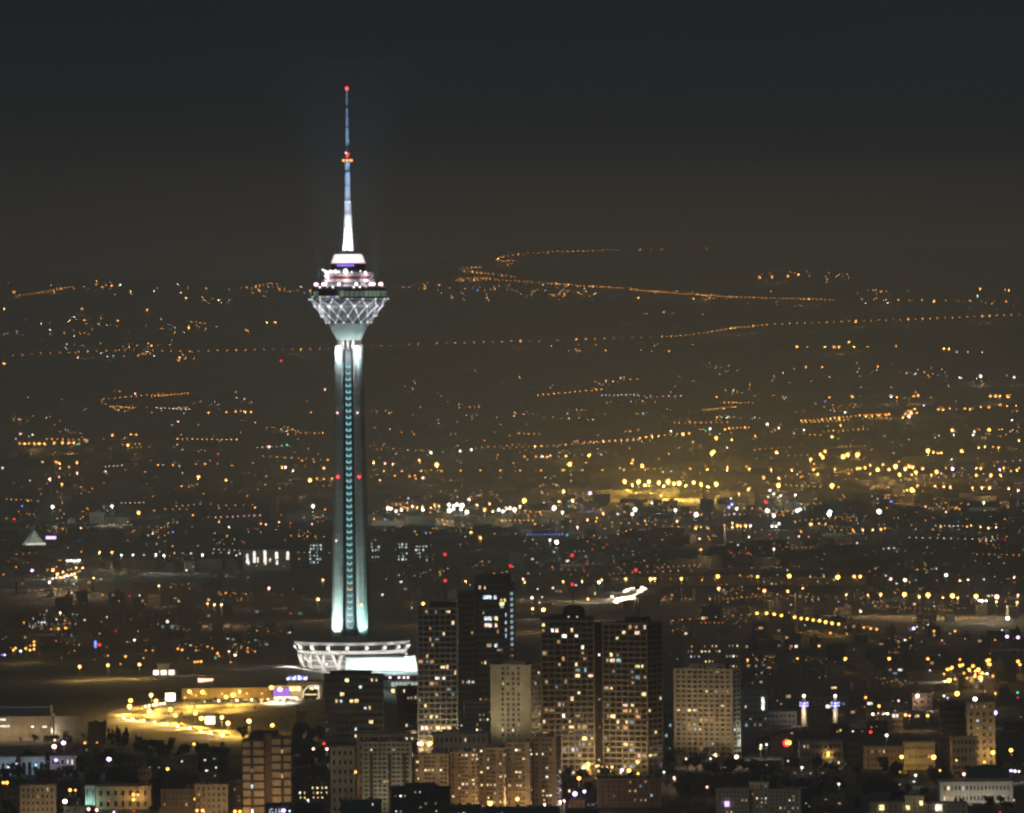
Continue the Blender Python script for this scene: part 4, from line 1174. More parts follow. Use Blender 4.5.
for x_, yc, hh2, ww in ((247.3, 558.5, 9, 2.1), (248.5, 563, 4, 1.4), (254.4, 557, 11, 2.4), (265, 556.5, 12, 2.6), (265.5, 563, 3, 1.5), (276.6, 555.5, 7, 2.6), (277, 562.5, 4, 1.8), (287.8, 555.5, 8, 2.6), (257.8, 560, 5, 1.2), (270, 560, 4, 1.0)):
    q = at(x_, yc, dd) - Bw.location
    win_obj(Bw, ww * K * dd, hh2 * K * dd, .3, WIN[3], (q.x, -.4, q.z), name='stair_window')
for nm_, p_ in (('cream rooftop block at the bottom edge with a raised', 7e3), ('cream rooftop block at the bottom edge with three', 7e3), ('pale block with one column', 9e3), ('tan flat roofed', 4e3), ('brown terraced', 5e3), ('buff apartment house', 5e3)):
    o = [x for x in S.objects if x.get('label', '').startswith(nm_)][0]
    for k in (0, 1):
        lamp_light('SPOT', 'facade_floodlight', o, (k * 16 - 3, -20, terrain(0, 0) + (26 if 'rooftop' in nm_ else 2)), p_, (1, .74, .38), (k * 16 - 3, 0, 46 if 'rooftop' in nm_ else 14), 110, 1)  # fill spots added in front of these blocks to brighten their walls
def columns(lab, x0, x1, yt, yb, cols, floors, lit, seed):
    block('apartment_block', lab, x0, x1, yt, yb, floors=floors, cols=cols, lit=lit, wall='brown', seed=seed, clutter=0, d=hit((x0 + x1) / 2, yb), mats=[WIN[3], WIN[4], WIN[8]], fw=.55, fh=.6, budget=40)
columns('hazy block of pale lit windows just left of the tower shaft', 308, 323, 543, 564, 4, 6, .5, 121)
columns('hazy slim block of pale lit windows just right of the tower shaft', 370, 381, 541, 562, 3, 6, .5, 122)
columns('hazy block with pale windows, second past the tower shaft', 397, 408.5, 542, 561, 3, 6, .5, 123)
columns('hazy block with brightest pale window columns, third past the tower shaft', 414, 428.5, 544, 562, 4, 5, .6, 124)
columns('small hazy teal lit block at the far left edge of the streets', 28, 47, 612, 628, 6, 4, .35, 125)
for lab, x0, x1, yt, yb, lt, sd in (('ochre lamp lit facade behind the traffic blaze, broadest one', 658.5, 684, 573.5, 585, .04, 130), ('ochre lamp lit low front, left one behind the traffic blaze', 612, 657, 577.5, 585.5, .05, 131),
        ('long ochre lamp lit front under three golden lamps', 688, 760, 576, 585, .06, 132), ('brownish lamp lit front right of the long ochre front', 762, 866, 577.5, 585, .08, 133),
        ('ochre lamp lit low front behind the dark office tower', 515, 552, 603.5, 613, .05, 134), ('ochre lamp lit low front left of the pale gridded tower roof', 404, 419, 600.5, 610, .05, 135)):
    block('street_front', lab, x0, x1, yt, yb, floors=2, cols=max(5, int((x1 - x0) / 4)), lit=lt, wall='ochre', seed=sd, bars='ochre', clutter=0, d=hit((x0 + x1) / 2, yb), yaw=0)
# ------------------------------------------------------------------ lamps: every row and cluster, picture x,y + colour + size
SL, HL = 'street_lamp', 'highway_lamp'
LAMPPIX = []
FAINT = []
def lamp(px_, py_, colr, size, name, label, group, hgt=None, lightp=None):
    lift = hgt or 10.0
    d = hit(px_, py_, lift)
    if d > 9000 and size >= 3 and hgt is None:
        d = hit(px_, py_, 24.0)
    elif d > 6900 and size >= 2 and hgt is None:
        d = hit(px_, py_, 19.0)
    x, z = at(px_, py_, d).x, at(px_, py_, d).z
    tz = terrain(x, d)
    rad = SIZE[size][0] * K * d * (rnd.uniform(.55, .95) if name == HL else rnd.uniform(.85, 1.12))
    top = z - tz
    far = d > 8200
    LAMPPIX.append((px_, py_, d))
    m = LAMP[colr, min(4, size + (d > 22000) + (name == HL and d > 19000) * rnd.choice((0, 1, 1)) + (1 if d > 11000 else 0) + (1 if d > 19000 else 0) + (1 if d > 23000 else 0))]
    if far:
        b = MB().bar((0, rad * .2, -.5), (0, rad * .2, top), max(.15, .06 * K * d), 4)
        b.cur = 1
        b.ball((0, 0, top), rad, 8, 5)
        o = b.build(name, [M['metal'], m])
        o.location = (x, d, tz)
        tag(o, label, name.replace('_', ' '), group)
    else:
        o = thing(name, label, name.replace('_', ' '), (x, d, tz), 0, group)
        MB().bar((0, rad + .3, -.5), (0, rad + .3, top + .2), .16, 6, .1).build('pole', M['metal'], o)
        MB().bar((0, rad + .3, top + .2), (0, -rad * .2, top + rad * .9), .09, 5).build('arm', M['metal'], o)
        MB().ball((0, 0, top), rad, 10, 6, .9).build('lamp_head', m, o)
    if lightp is None:
        lightp = {0: 0, 1: 0, 2: 1, 3: 2.2, 4: 4}[size] * (1.6e4 if d > 6900 else 1.5e3) * (2.8 if d > 13500 else 2.2 if d > 10000 else 1)
    if 6900 < d < 10000 and size >= 3: lightp *= .5
    if lightp and colr not in 'r':
        pool = 'ramp' in label and int(px_ * 10) % 3 > 0
        lamp_light('SPOT' if pool else 'POINT', 'bulb_light', o, (0, -rad - .4, top - rad - .3), lightp * (.85 if 'ramp' in label and not pool else 1) * (.35 if colr == 'v' and d < 7000 else 1), (CAST_NEAR if 6900 < d < 10500 else CAST).get(colr, CAST[colr]), (0, -rad - .6, 0) if pool else None, 132, .55, radius=.6)
    return o

def cluster(phrase, s, colr='a', size=1, name='street_lamp', noun='lamp', group=None, hgt=None, lightp=None):
    """phrase: where the row or cluster is; items are counted from the left"""
    it = []
    for t in s.split():
        q = t.split(',')
        c_, z_ = colr, size
        for e in q[2:]:
            if e.isdigit(): z_ = int(e)
            else: c_ = e
        it.append((float(q[0]), float(q[1]), c_, z_))
    it.sort()
    if name == 'street_lamp':               # the faintest far lights go with the mass of city lights
        for q in it:
            if q[3] <= 1 or (q[3] == 2 and q[2] in 'rgb'): FAINT.append(q)
        it = [q for q in it if not (q[3] <= 1 or (q[3] == 2 and q[2] in 'rgb'))]
    same = {}
    for x, y, c_, z_ in it:
        same.setdefault(c_, []).append((x, y))
    for x, y, c_, z_ in it:
        nm = 'floodlight' if name == SL and c_ in 'wcvpb' else ('signal_light' if name == SL and c_ in 'rg' else name)
        k = same[c_].index((x, y)) + 1
        n = len(same[c_])
        which = f'{WORD[c_]} {noun}' if n == 1 else (f'{ordinal(k)} {WORD[c_]} {noun} from the left' if k <= n - 1 or n < 3 else f'last {WORD[c_]} {noun} on the right')
        lamp(x, y, c_, z_, nm, f'{which} {phrase}', group or f'lamps {phrase}', hgt, lightp)

def row(pts, step, jit=.25):
    """evenly spaced lamp positions along a picture polyline, as an item string"""
    P = pix(pts)
    out, carry = [], 0.0
    r = random.Random(len(pts))
    for (x0, y0), (x1, y1) in zip(P, P[1:]):
        L_ = math.hypot(x1 - x0, y1 - y0)
        t = carry
        while t < L_:
            out.append(f'{x0 + (x1 - x0) * t / L_ + r.uniform(-jit, jit):.1f},{y0 + (y1 - y0) * t / L_ - .6:.1f},{r.choice((0, 0, 0, 1, 1, 2) if r.random() < .5 else (0,))}')
            t += step
        carry = t - L_
    return ' '.join(out)
HL = 'highway_lamp'
cluster('on the far highway left of the tower', row('4,357 40,354 80,352 130,350.5 190,352 240,350.5 285,349.5 330,349.2', 9.3), 'a', 0, HL, group='lamps along the far highway')
cluster('on the far highway right of the tower', row('372,347.2 420,344.5 470,343 540,341 610,338.8 660,337.3', 9.3), 'a', 0, HL, group='lamps along the far highway')
cluster('on the rising bend of the far highway', row('662,337.2 690,335.6 732,328.5 770,325', 4.6), 'a', 0, HL, group='lamps along the far highway')
cluster('on the right stretch of the far highway', row('775,324.8 833,322.6 885,320.6 930,319.2 970,317.2 1020,315.2', 7.4), 'a', 0, HL, group='lamps along the far highway')
cluster('on the top run of the switchback road', row('706,249.3 650,249.8 625,250.3', 11) + ' ' + row('618,250.5 606,250.8 546,252.8 516,255.2 502,257.6', 5), 'a', 0, HL, group='lamps along the switchback road')
cluster('on the upper bends of the switchback road', row('500,258.2 496,260.5 503,262 514,261 513,263.4 506,266', 2.6), 'a', 1, HL, group='lamps along the switchback road')
cluster('on the lower bends of the switchback road', row('480,267.8 460,269 463,271.5 490,274.5 518,277.5', 4.2) + ' ' + row('490,278.6 458,279 456,280.5 466,281.2', 3.2), 'a', 0, HL, group='lamps along the switchback road')
cluster('on the long descent of the switchback road', row('470,281 493,280.2 533,282.8 592,287 629,289', 4.1), 'a', 0, HL, group='lamps along the switchback road')
cluster('on the glowing middle run of the switchback road', row('631,289.6 645,291.4 670,293 700,295.4 733,297.6', 3.0), 'a', 1, HL, group='lamps along the switchback road')  # close lamps stand in for continuous car light trails
cluster('on the last dotted run of the switchback road', row('737,297.7 806,299.4 836,300.3', 4.2), 'a', 0, HL, group='lamps along the switchback road')
cluster('on the sparse run past the switchback road', row('862,299.8 900,300.6 960,301.5 1022,302.3', 12), 'a', 0, HL, group='lamps along the switchback road')
cluster('on the glowing hill road at far left', row('16,296.4 30,294.4 43,292.5 58,290 75,286.2', 3.8), 'a', 1, HL, group='lamps on the far left hills')  # dense lamp row put in place of car light tracks
cluster('on the short hill road left of the pod', row('252,289 260,286.2 273,283.2', 4), 'a', 0, HL, group='lamps on the far left hills')  # these lamps also replace a streak of car lights
cluster('on the far left hills above the highway', '14,292,2 4,309,1 82,309,2 147,310,2 111.5,285.5,1 186,298,1 203,297 267,322.4,1 275,322.4,1 189,327.7,1 310,290.5,1 280,290 54,292 131,293,w 154,291,w 178,284,w 41,324,w 50,330,w', 'a', 0, SL)
cluster('standing alone between highway and city at left', '135,393.5,p 325,389.5,p 281,361,r 178,421.7,p 112.5,435,a,2 20.6,434,p 32.5,434.6,p 4,363.6,a', 'p', 1, SL)
cluster('in the short row level with the shaft middle', '208.5,412.7 226.4,412 235.7,411.7 244.7,411.6,2 250.9,412 131,434.6,1 136.3,434.6,1 236,392,0', 'a', 1, SL)
cluster('in the bright straight row at the left edge', '19.6,443.3 24.6,443.5 29.2,443.2 34.2,443.4 39.2,443.4 44.5,443.6 54.4,443 62.4,442.6 69,442.8 74,442.6', 'a', 2, SL)
cluster('below the bright straight row at left', '128,445,a,3 2.6,468,w 42.5,462,p 56,462,a,2 59.3,463.4,a,2 77,462.5,a,2 69,467 60,468.4,p 77,473,p,2 105.6,471.5,w 50,478.9,p,2 59,477,p 62,484,a,2 30,480.6,w,0', 'a', 1, SL)
cluster('in the thin dotted line left of the shaft', '136,464,r 145,472,p,0 158,465,a,1 163,465,w 173,465,a,1 179.5,466,w 196,464,a 205,464,a,1 217.5,463.6,a 242,462.5,a 253,463,a', 'a', 0, SL)
cluster('between the dotted line and the shaft', '198.5,477,a,3 226,480,a,2 218,454,r,2 269,446.5,p,2 287,445,g 277.3,462,a 282,467,a,2 285.3,467.2,w,2 293,470.5,p,2 302,460.5,a 324,468,a,2 328,460,a 310,480,y,3 317,478.6,y 324,479,y 332,478.6,y', 'a', 1, SL)
cluster('in the dim band right below that line', '52.5,506.6,w,3 112,506,w,3 138.5,512.6,y,3 313,506,w,3 325,509.6,a 28,500.7,a,1 22,506,b 255,507.6,a 154,511,a 14,519,r,2 81,528,p 312,524,p,1 290.5,523,r 279,522,p 261,523.6,a 266,524.4,p 219,522 229,527,w 276,500,b 173,532,b 193,515 172.5,546,a', 'a', 1, SL)
cluster('in the white lit row left of the columned building', '121.5,555,2 133,555,2 144,555 156,554.8,2 164,555.4,2 174.5,553 191,553.4 202.5,554.6,2 213,553,0 221,552.6,0 229,552.8 236.4,555.4 183,553,0 198,545.8,0 240,553.6', 'w', 1, 'floodlight', 'floodlight')
cluster('in the dense amber knot under the pyramid', '53,570,3 57.5,574,3 60.2,560.4 66.6,561 56.6,566.8 63,571.8,2 68,570 71,569 76,567.6,2 76.8,568.6 83,565.2 82.6,567.8,2 66.6,574.6,2 70,575 74.6,573.4,2 78,572 80,571,p 76,576.8,2 58.6,578.4,p 61.6,577.6,2 64.5,576.6,p,2 68,575.6,p,2 71.6,574.4,p,2 49.6,582,p,3 47.5,570 3.6,574.4 16,567 38,575.6,p,0', 'a', 1, SL)
cluster('in the white row on top of the amber knot', '67.4,560.6 70.6,560.4 74,560.8 77,560.4 79.6,560', 'w', 2, 'floodlight', 'floodlight')
cluster('scattered around the amber knot', '32.2,570.4,v,3 99.6,552,2 112,552,2 81.4,551.8 93.6,577.7,2 101,579 159,585.7,2 129.5,596,r 102.4,595 139.6,595.4,w 107,617,p 115.5,631,r 134.5,640,w,2 269,587.6,p,2 225.6,593 246,594,w,0 207.5,603.5,2 214.4,604.4,2 221.5,604.4,2 323,579.7,2 318,599,a,3 290.5,613.6,r 60,612.4,2 39.5,611.8,r 46.6,611.4,p 65.4,627.8,2 58.4,628.6,a,2 51,629 56.6,619.4,w,1 24,622.4,y 271,559.4', 'a', 1, SL)
cluster('in the colourful strip at the left edge', '13.4,650,y,2 15.5,648,y 20.6,651,c,2 25.8,648.4,a,2 30,650,y,2 30.4,645.6,a,1 34,641.6,a 34.2,645,y,2 34,649,a,2 4.6,655,v,2 2,655,b', 'y', 2, SL)
cluster('beyond the mound left of the lobby', '108,655.6 125.6,656.4,2 143.6,658 146,650.4 152.8,650.4 178,648.8,2 182,649.8,2 196,650.4 207.6,646.6 212.4,648.4 217.6,653.2,2 219.2,656 229,651.4,p,2 235.2,655,p,3 247.6,648 255,651.4 230.8,662 197.6,661.6,a,2 201,661.4,2 194.8,662,2 120.5,664 248,652 138,631,w,0', 'a', 1, SL)
cluster('tall on the lit lawn edge behind the mound', '79.7,666.5,a,3 108,664.8,a,3 139.4,664.4,a,3', 'a', 3, SL, lightp=2.4e4)
cluster('along the curling ramp road', '130.6,700.5 129.6,706.4 151.2,695 156,701 189.4,691.6 202.6,692.2 239.7,691.2,2 149.4,711.3 170.3,709.6 175.4,715.2 195.4,713.2 201.4,718.3 222,717.2 228,723 249,721 272.3,725.3 229.6,733.6,1 271.4,687.6 280,689.4,w 233,695,y 226,697 185,697.6,y,2 196,695.6,y,2', 'y', 4, SL, hgt=9.5, lightp=6e4)
cluster('around the violet lit garden at lower left', '63.5,742.8,v,4 54.2,746.5,p,4 54.8,740,p,2 55.8,760,v,3 109,759.2,v,4 16.8,763.6,v,1 75,757,w 97,742.6,a,1 85,742.8,a', 'v', 2, SL)
cluster('along the lower left street, in pairs', '3.4,782.6,3 7,782.6,3 23,785.4,3 26.8,785.4,3 70,790,y,3 75.4,790,a,2 46.4,788.6,a,1 140.4,787.6,2 133.4,794.5,3 138,794.6,2 133.6,799.6,y,3 163,797.4,3 169,797.4,3 195,799,3 200.4,799,3 211,802.6,3 216.4,802.6,3 197,810.4,3 202.6,810.4,3 235,811.4,3 240,811.4,3', 'a', 3, SL, hgt=8.5, lightp=1.3e3)
cluster('standing out along the lower left houses', '65,801.4,w,4 88.6,809,p,3 96.8,810,p,3 108.8,801,r,2 114,812,v,2 134,811,r,2 194,744,a,3 167.6,768.8,a,3 205,760,w,1 182,761.4,w,1 216,767.6,w,1', 'p', 2, SL)
cluster('in the red trio beside the slab tower', '324,743.6,r,3 313.4,749,p,3 327,749,p,3', 'r', 3, SL)
cluster('near the yellowish narrow block', '355,772,a,3 350.5,772.8,y,1 339.4,782.4,p,3 350,783,y,2 308,800,w,2', 'a', 2, SL)
CW = 'in the city band right of the shaft'
cluster('in the golden upper band right of the shaft', '373.6,461.8,a,2 385,463.4,p,2 393,464,a,2 419.2,460,a,2 420,462,a 436.7,464.7,y,4 431,452.5,w,2 460.2,451,c,2 471.3,449.8,c,2 384,471 402,471 394.8,475.6,a 409.8,476.4 414.8,475.6 421.4,471,a 423,477.8,p,2 416,478.6,a 380,480.2,p 441.4,471 408,450,w,0 396,454,w,0', 'a', 1, SL)
cluster('in the even amber line right of the shaft', '460.6,470.4 480.2,470.4 500.4,470.4 520,470.4 541,470.5 562.5,470.2 582.4,470 602.4,470.2 624,470 645,469.8', 'a', 1, SL)
cluster('in the slanting amber line above the even line', row('504,449 520,447.6 545,446.4 560,446 589,442.6 620,440.6 650,437.4 680,434.4 695,433.4', 6.2), 'a', 1, SL)
cluster('under the slanting amber line', '566,456,2 570,463.8,y,4 589.2,455.2,y,3 524.4,456.4 536,456.4,1 542,456.2,p,2 546.8,457,2 550.4,455.6,w,1 632,463,2 633,460,a,2 642.2,465.7,y,3 564,470,y,1 586,463 620,468 663,472 690,468.4 683,434,y,3 671,431,w 668.8,453.6 690.4,469', 'a', 1, SL)
cluster('in the glaring golden plaza row', '624.6,481.2,4 638.8,481.4,4 648.8,481.4,3 658.8,482.4,3 668,481.6,4 673.8,483.4,3 679,483,4 693.7,482.4,3 701,484,3 716,483.8,4 632,484.6,2 645,485,2 664,485.6,2 686,485.4,2 708,486.6,2', 'y', 3, SL, lightp=3e5)
cluster('standing apart below the golden plaza row', '563.5,491,a,3 524.3,500.6,y,4 572.5,500.2,y,3 559.4,501.4,a,2 590,493,v,3 652,503,w,2 661,495,a 520,506,a', 'a', 2, SL)
cluster('in the blazing white knot right of the shaft', '388,508,3 391,508.4,p,3 401.5,509.6,p,3 407.4,508,a,2 412.4,506,a,2 417,507.6,a,2 423,509.6,3 422.6,506.4,a 434.6,504.6,a,2 438.8,505.6,a,2 449,504.6,3 453.6,505.8,3 457,504.4,3 462,505.6,4 449.4,510.4,4 453.8,508.8,3 461,509.4,3 466.8,512,4 469,499,p,2 477,505,a,2 484.6,509.6,a,3 489.6,503.6,a,2 498.8,509.6,3 503,511.2,3 510,508,3 514.6,509.6,4 506,507.8,a,2 493,511,y 431,508,a 396,511', 'w', 2, 'floodlight', 'floodlight', lightp=4e4)
cluster('along the cool floodlit band', '554.2,508,w,4 562.5,512.2,w,3 635,509.4,w,4 632.4,514,w,3 675.4,510,w,3 696.2,514.6,w,4 736.6,508.6,w,3 767.2,510.6,w,4 773.8,515.2,w,3 797,510.4,c,3 800,509.4,c,3 830,512,c,4 829.2,514,w,4 879,511.5,w,4 732,504,b 728.6,507,b 766,502,r', 'w', 3, 'floodlight', 'floodlight', lightp=4.5e4)
cluster('strewn beneath the cool floodlit band', '577.5,527,p,2 587.4,519.6,a,2 596,521.4,a,1 603,513,a,2 597,518,y,1 645,521,a,1 676.8,521,a,2 695.5,528,y,2 471.2,532,y,2 480.2,537.4,a,2 550,540,w,2 556.6,542,c,4 554,552,g 374,519 385,519.4,b 426,533,b 415,531.4,p,0 567,535,g,0 540,512,a 535,524,a 544,503,w', 'a', 1, SL)
cluster('in the thin blue line of lights over the towers', '527.5,534.4 531,534.5 534.4,534.4 538,534.6 541.4,534.5 545,534.4 548.4,534.5 552,534.4 555.4,534.4 559,534.5 562.4,534.4', 'b', 1, 'blue_lamp')
cluster('just above the tower roofs', '599,582,w,3 601.6,579.6,a,2 625.6,578.8,y,3 650.6,578.8,y,3 654.6,578.6,y,3 681.4,578.6,y,3 563.2,581.6,a,2 582.2,581,a,2 588,599,a,2 532,597.6,p,3 532.6,608.6,a,3 543.4,609.6,y,4 537.6,589,w 542,597,w,1 539.6,602.6,w 465.4,581,a,2 423.2,603.5,y,3 404,580.4,w 403,581,w 584,570.6,r 523.2,578.8,p,2 524.6,581.8,a,2 592.4,549.4,r 607,544.4,r 665,597,r,1 672,595,a 470,585,w,0', 'a', 1, SL)
RT = 'right part of the city'
cluster('in the dense dotted row at upper right', row('797,421.6 814,420.6 840,418 866,415.4 892,414.6', 4.2) + ' 866,415.8,2 872,415.4,2 879,415,2 886,414.8,2', 'a', 1, SL)
cluster('in the short dotted row left of the dense row', row('729,428.9 741,428.2 752,427.6', 4.0), 'a', 1, SL)
cluster('strewn over the upper right fields', '723.6,408,a,2 710,428.7,w,2 716.2,437.8,y,3 731.8,439.6,y,2 725,429.4,a 727,447.6,w 767.4,424,p,3 776.4,452.4,a,3 832,436.5,y,2 845,412.4,w,2 804,430,w,1 840.6,425.4,y,1 760,419,w 779,428,w 693,442,y 794,433,w,0', 'a', 1, SL)
cluster('in the tight amber knot near the right edge', '905.4,413.6,2 908,411,2 911,412,3 909,416,p,3 914.4,409,2 924,405.2,v,2 917,413,1 903,417', 'a', 2, SL)
cluster('in the sparse rows at far upper right', '797,346.8,1 807,346.8 825,347,1 834,346.8,2 839,346.8,2 849,342,1 854,347,1 868,347 896,346 944,348.6,1 949,348.8,1 957,352,w,0 968,352,w,0 982,352,w 806,367,1 822,367,1 878,366.6,1 759.6,277.2,2 772,276.4,2 788,276,2 798.4,274.6,1 827,279 934,301.4,1 980,289,1 1009,290.4,1 1005,290 783,373,w 857,363 924,372 961,378,w 829.4,397.4,1 852,396.4,2 891,396.4,w,2 897,397.4,2 914,396,2 918,395.4,2 931,397.4 990.4,396,2 995.8,396,3 1000,396,2 1007.6,396.4,3 1014,377.4,p,2 980.6,376.2,w,3 959.6,377.6,w,1', 'a', 0, SL)
cluster('along the upper right dim streets', '938.6,409.2,2 942.6,409,2 949.6,408.6,1 965,408.6,1 970,409.2,2 981,407 989,407.4,1 1000,405 1007,406,1 1016,405.6,1 952.6,430.2,y,3 989,429.8,y,3 973.4,434.8,w,2 974.4,431.8,w,1 1019,440.2,a,2 1012,420,w', 'a', 1, SL)
cluster('in the strong amber scatter at centre right', '712,453,y,4 713.6,451.6,y,3 820.5,454.2,y,3 822.6,457,y,3 825,451.4,y,3 810.7,459.4,y,3 843.2,456.6,y,4 847.6,454.6,y,4 857.6,454.6,y,4 746.4,466.4,a,1 771,469.4,a,2 727.4,467.2,a,2 727.4,470,a,2 707,469.4,a 749,469,a 792,469.6,a,2 813.6,469.4,a,2 814,464,a,1 835,469,a,2 817.6,474,y 763.6,477,a,2 801,477,a,1 779,477.6,y,1 849,473.6,a,1', 'a', 2, SL)
cluster('in the amber swarm right of centre', '857.4,468.4,y,2 860.4,468.4,y,2 865,467.8,y,2 870.2,465,a,2 870.4,473.6,a,2 877.6,469.6,a,4 883,464.6,a,2 889,469.4,a,3 895.4,466.2,y,4 899.4,474.4,y,3 899,461.6,a,1 905.4,468.6,a,3 909,466,a,3 912.4,467,a,3 911.6,474.4,a,2 915.8,472.2,y,3 922.4,468.4,a,2 931.4,475,a,2 936.4,471.6,y,3 946,468.2,a,1', 'a', 2, SL)
cluster('in the amber lines at the right edge', '928,450.6,y,4 933.4,452,y,2 937.8,453,y,2 941.4,452.6,y,2 961.6,451,a,3 952.6,468.6,v,3 951.6,459.4,w,1 978.6,447.4,a,2 985,446.6,a 993,447,a,1 998.6,447.6,a 976.6,468,a,2 981,468,a,2 976.2,475,a,2 991,475,y,3 999.6,469.6,v,2 1003.8,468,a,2 1000.6,475,a,2 1017,470,a,2 1011,471,y,1 1019,468,y,1 972.6,487.6,a,2 982,487.4,a,2 989.6,487.4,a,3 1008.6,488,a,2 1018,490,p,2', 'a', 2, SL)
cluster('in the low amber line right of centre', '832,485.6,y,4 838.4,487,a,1 935.4,486,a,2 943.8,486.4,a,2 950.4,486.6,a,2 917.4,485.6,a,2 911.8,489.8,y,4 907,490,y,2 904,491,y,1 914.6,490.6,y,2', 'a', 2, SL)
cluster('above the cool floodlit band at right', '778.4,485,y,4 779,477.8,a,2 770,490.4,w,2 773.8,493.6,w,2 781,495.6,w,2 768,497,w 795.4,494.6,w,2 739,493.6,a,2 748.4,489,a,2 750,488,y,1 731,498.6,w 803,476,y,0 983.6,502.4,w,2 890.6,501.4,b 892,501.4,b 925.6,506.6,p 946,512,p', 'a', 1, SL)
cluster('in the broken amber row below the cool band', '732.4,523,a,2 732.4,527,a,2 737.4,525.6,a,3 740.6,525.6,a,2 745.6,525.6,a,3 750.4,525.6,w,2 721,527.2,a,1 724.4,525.6,a,1 708,528.4,a 701,527,y 772,526,w,2 776,526,w,2 779,523.4,w,2 810.6,524.2,a,3 819,523.4,a 825.6,524,a 853,529.8,a,1 862.6,529.6,a,2 872.6,529.6,a,2 880.8,529,a,2 885,528.4,a 967,526.6,a,1 971,525.6,y 980.4,526.6,a,2 988.4,528,a,2 996,527.4,w,1 941,527,a,1', 'a', 1, SL)
cluster('in the darker streets above the boulevard', '700.8,549.4,a,2 731.4,552.6,r,1 746.4,553.4,r,1 773.8,548.8,p,2 857,543,w,1 883.6,549,w,1 888.8,548.4,w,1 894,548.4,w,1 980,541,a,1 986,541,p,1 799,536.4,p,1 801,531.6,a 738,545,w,1 749,537,w 1005,540,r 1004,563,p,0', 'w', 1, SL)
cluster('along the ochre lit boulevard', '717.7,576.2,y,4 740,575.4,a,1 757.6,576.6,y,3 789.2,576,y,4 837.8,577.2,y,4 854.2,576.4,a,3 860.2,576.4,y,3 885.8,575.6,w,1 890.8,578.8,p,3 896.6,583.6,w,1 946,575,c,3 909.4,582,a,1 984,579.4,w,1 1014,577.4,p,2 960,580.6,a,2 968,579.6,p,2 905,580,w 702,580,y,1 810,577,y,1 824,576.6,y,1', 'y', 3, SL, lightp=1.2e4)
cluster('below the ochre boulevard at right', '718.8,588.6,a,3 764.4,590.6,a,3 787.6,591.2,a,3 758.6,588.6,a,1 803,588,a 846.6,594.4,a,2 868,595,a,2 880.8,594.2,a,3 904.4,594.4,y,4 919.4,596.6,a,2 928,595,y,4 942.8,597.4,a,2 952.4,595.8,y,4 958,597.6,y,2 976,596.2,a,4 996.8,596.8,p,4 996.4,601.4,y,2 982,600.8,w,3 979,600.4,w,2 986,600.6,w,2 1017,602.4,a,3 860.6,611.4,w,2 1018,595,p,2 791,604.6,p,1 710,599,p,1', 'a', 2, SL)
cluster('in the bright slanting amber chain at right', '757,613.2 766.6,613.2 774.2,614.2 781.4,615.4 794.6,617.2 801.2,618.4 807.2,618.8 813.2,620 819.6,620.6 825.6,622 832,623.2 838.7,624', 'y', 3, SL)
cluster('in the four lamps after the slanting chain', '863.8,627.4 870.8,628.4 876.6,629.2 830.4,633', 'a', 2, SL)
cluster('over the right hand quarter', '913.6,628.4,v,3 910.6,630,b 917,627,w,1 934,631,a,2 928,625,w 1007.6,618.2,w,4 1007,636.6,v,3 1018,637.4,v,3 1002,630,w 860,610,y 705.6,622.5,r,1 790,648.6,r,1 819,645.8,y,2 942,640.4,p 983,602,w,0 740,627,r,0 847,634,y 955,631,a,2 995,640,a', 'a', 1, SL)
cluster('in the widely spaced amber row at right', '747.6,659.8,2 797.4,658.4 845.4,658.6,3 889.2,658.6,3 927.8,658.8,3 960,659.4,2', 'a', 2, SL)
cluster('in the amber junction knot at right', '947.4,669.4 952,667.4 950.6,668.6 960,665.6 962.6,664.8 969,669.4 973,666 975.6,671 978.4,669.6,4 980.6,677.6,4 982,673 987,660.6,3 989,660 988.6,663.8,3 990,664.4 1018,661.4,3 1020,664.4 967,678,2 975,676,3 949,680.4,4 955,679,2 964,673,2 970,671,2 944,674,2 993,676,2', 'a', 3, SL)
cluster('standing alone in the lower right quarter', '917.4,695.6,p,4 957,693.6,y,4 975,699,c,4 995,712.6,v,4 898.6,700.6,p,2 879,706,a,3 905.4,714.8,a,3 909.4,715.6,p,2 927.6,715.6,a,3 995.4,693.4,y,2 944,695.8,c,2 947.6,698,w,1 865.6,697.4,y,2 1017.6,692.6,g,2 1017.8,697.4,r,2 870.6,732,r,3 886.6,735.2,w,3 951.6,726.6,w,2 985,691,w,0 930,670.4,w,1', 'a', 2, SL)
cluster('along the street before the cream fronts', '901.6,756.8,y,4 933.6,757.2,y,4 966.6,755.6,y,4 993,752.6,y,4 1011,750.2,y,4 956.4,760.2,a,2 984.4,762,y,2 830,747.2,w,3 835.4,747.2,w,3 828.4,752.6,y,2 820,748.6,y,1 761,745.4,w,2 766.6,744.4,w,2 760.4,748.2,y,2', 'y', 3, SL, hgt=8.5, lightp=3e3)
cluster('in the dark lower right gardens', '964,774,p,3 1011,770.6,v,3 1015,771,v,3 1019,771.4,w,2 915.6,775.2,w,2 940,770.4,y,2 900,772,y,1 838.8,784,w,2 802,767.4,w,2 788,761,w,1 1014,800,p,1 1000,812,r,2 707,787,p,2 674.6,777.8,p,3 693,776,w,2 664,772.2,c,2 652,779.6,y,2', 'w', 2, SL, hgt=7)
cluster('at the foot of the freestanding cream tower', '678.6,757.2,v,3 686,758.8,p,2 696,755.2,a,3 710.6,758.6,v,2 715,754.4,p,3 736.6,756.8,p,4 670.4,748.4,g,2 665.6,725.6,p,2', 'a', 3, SL, hgt=6, lightp=7e3)
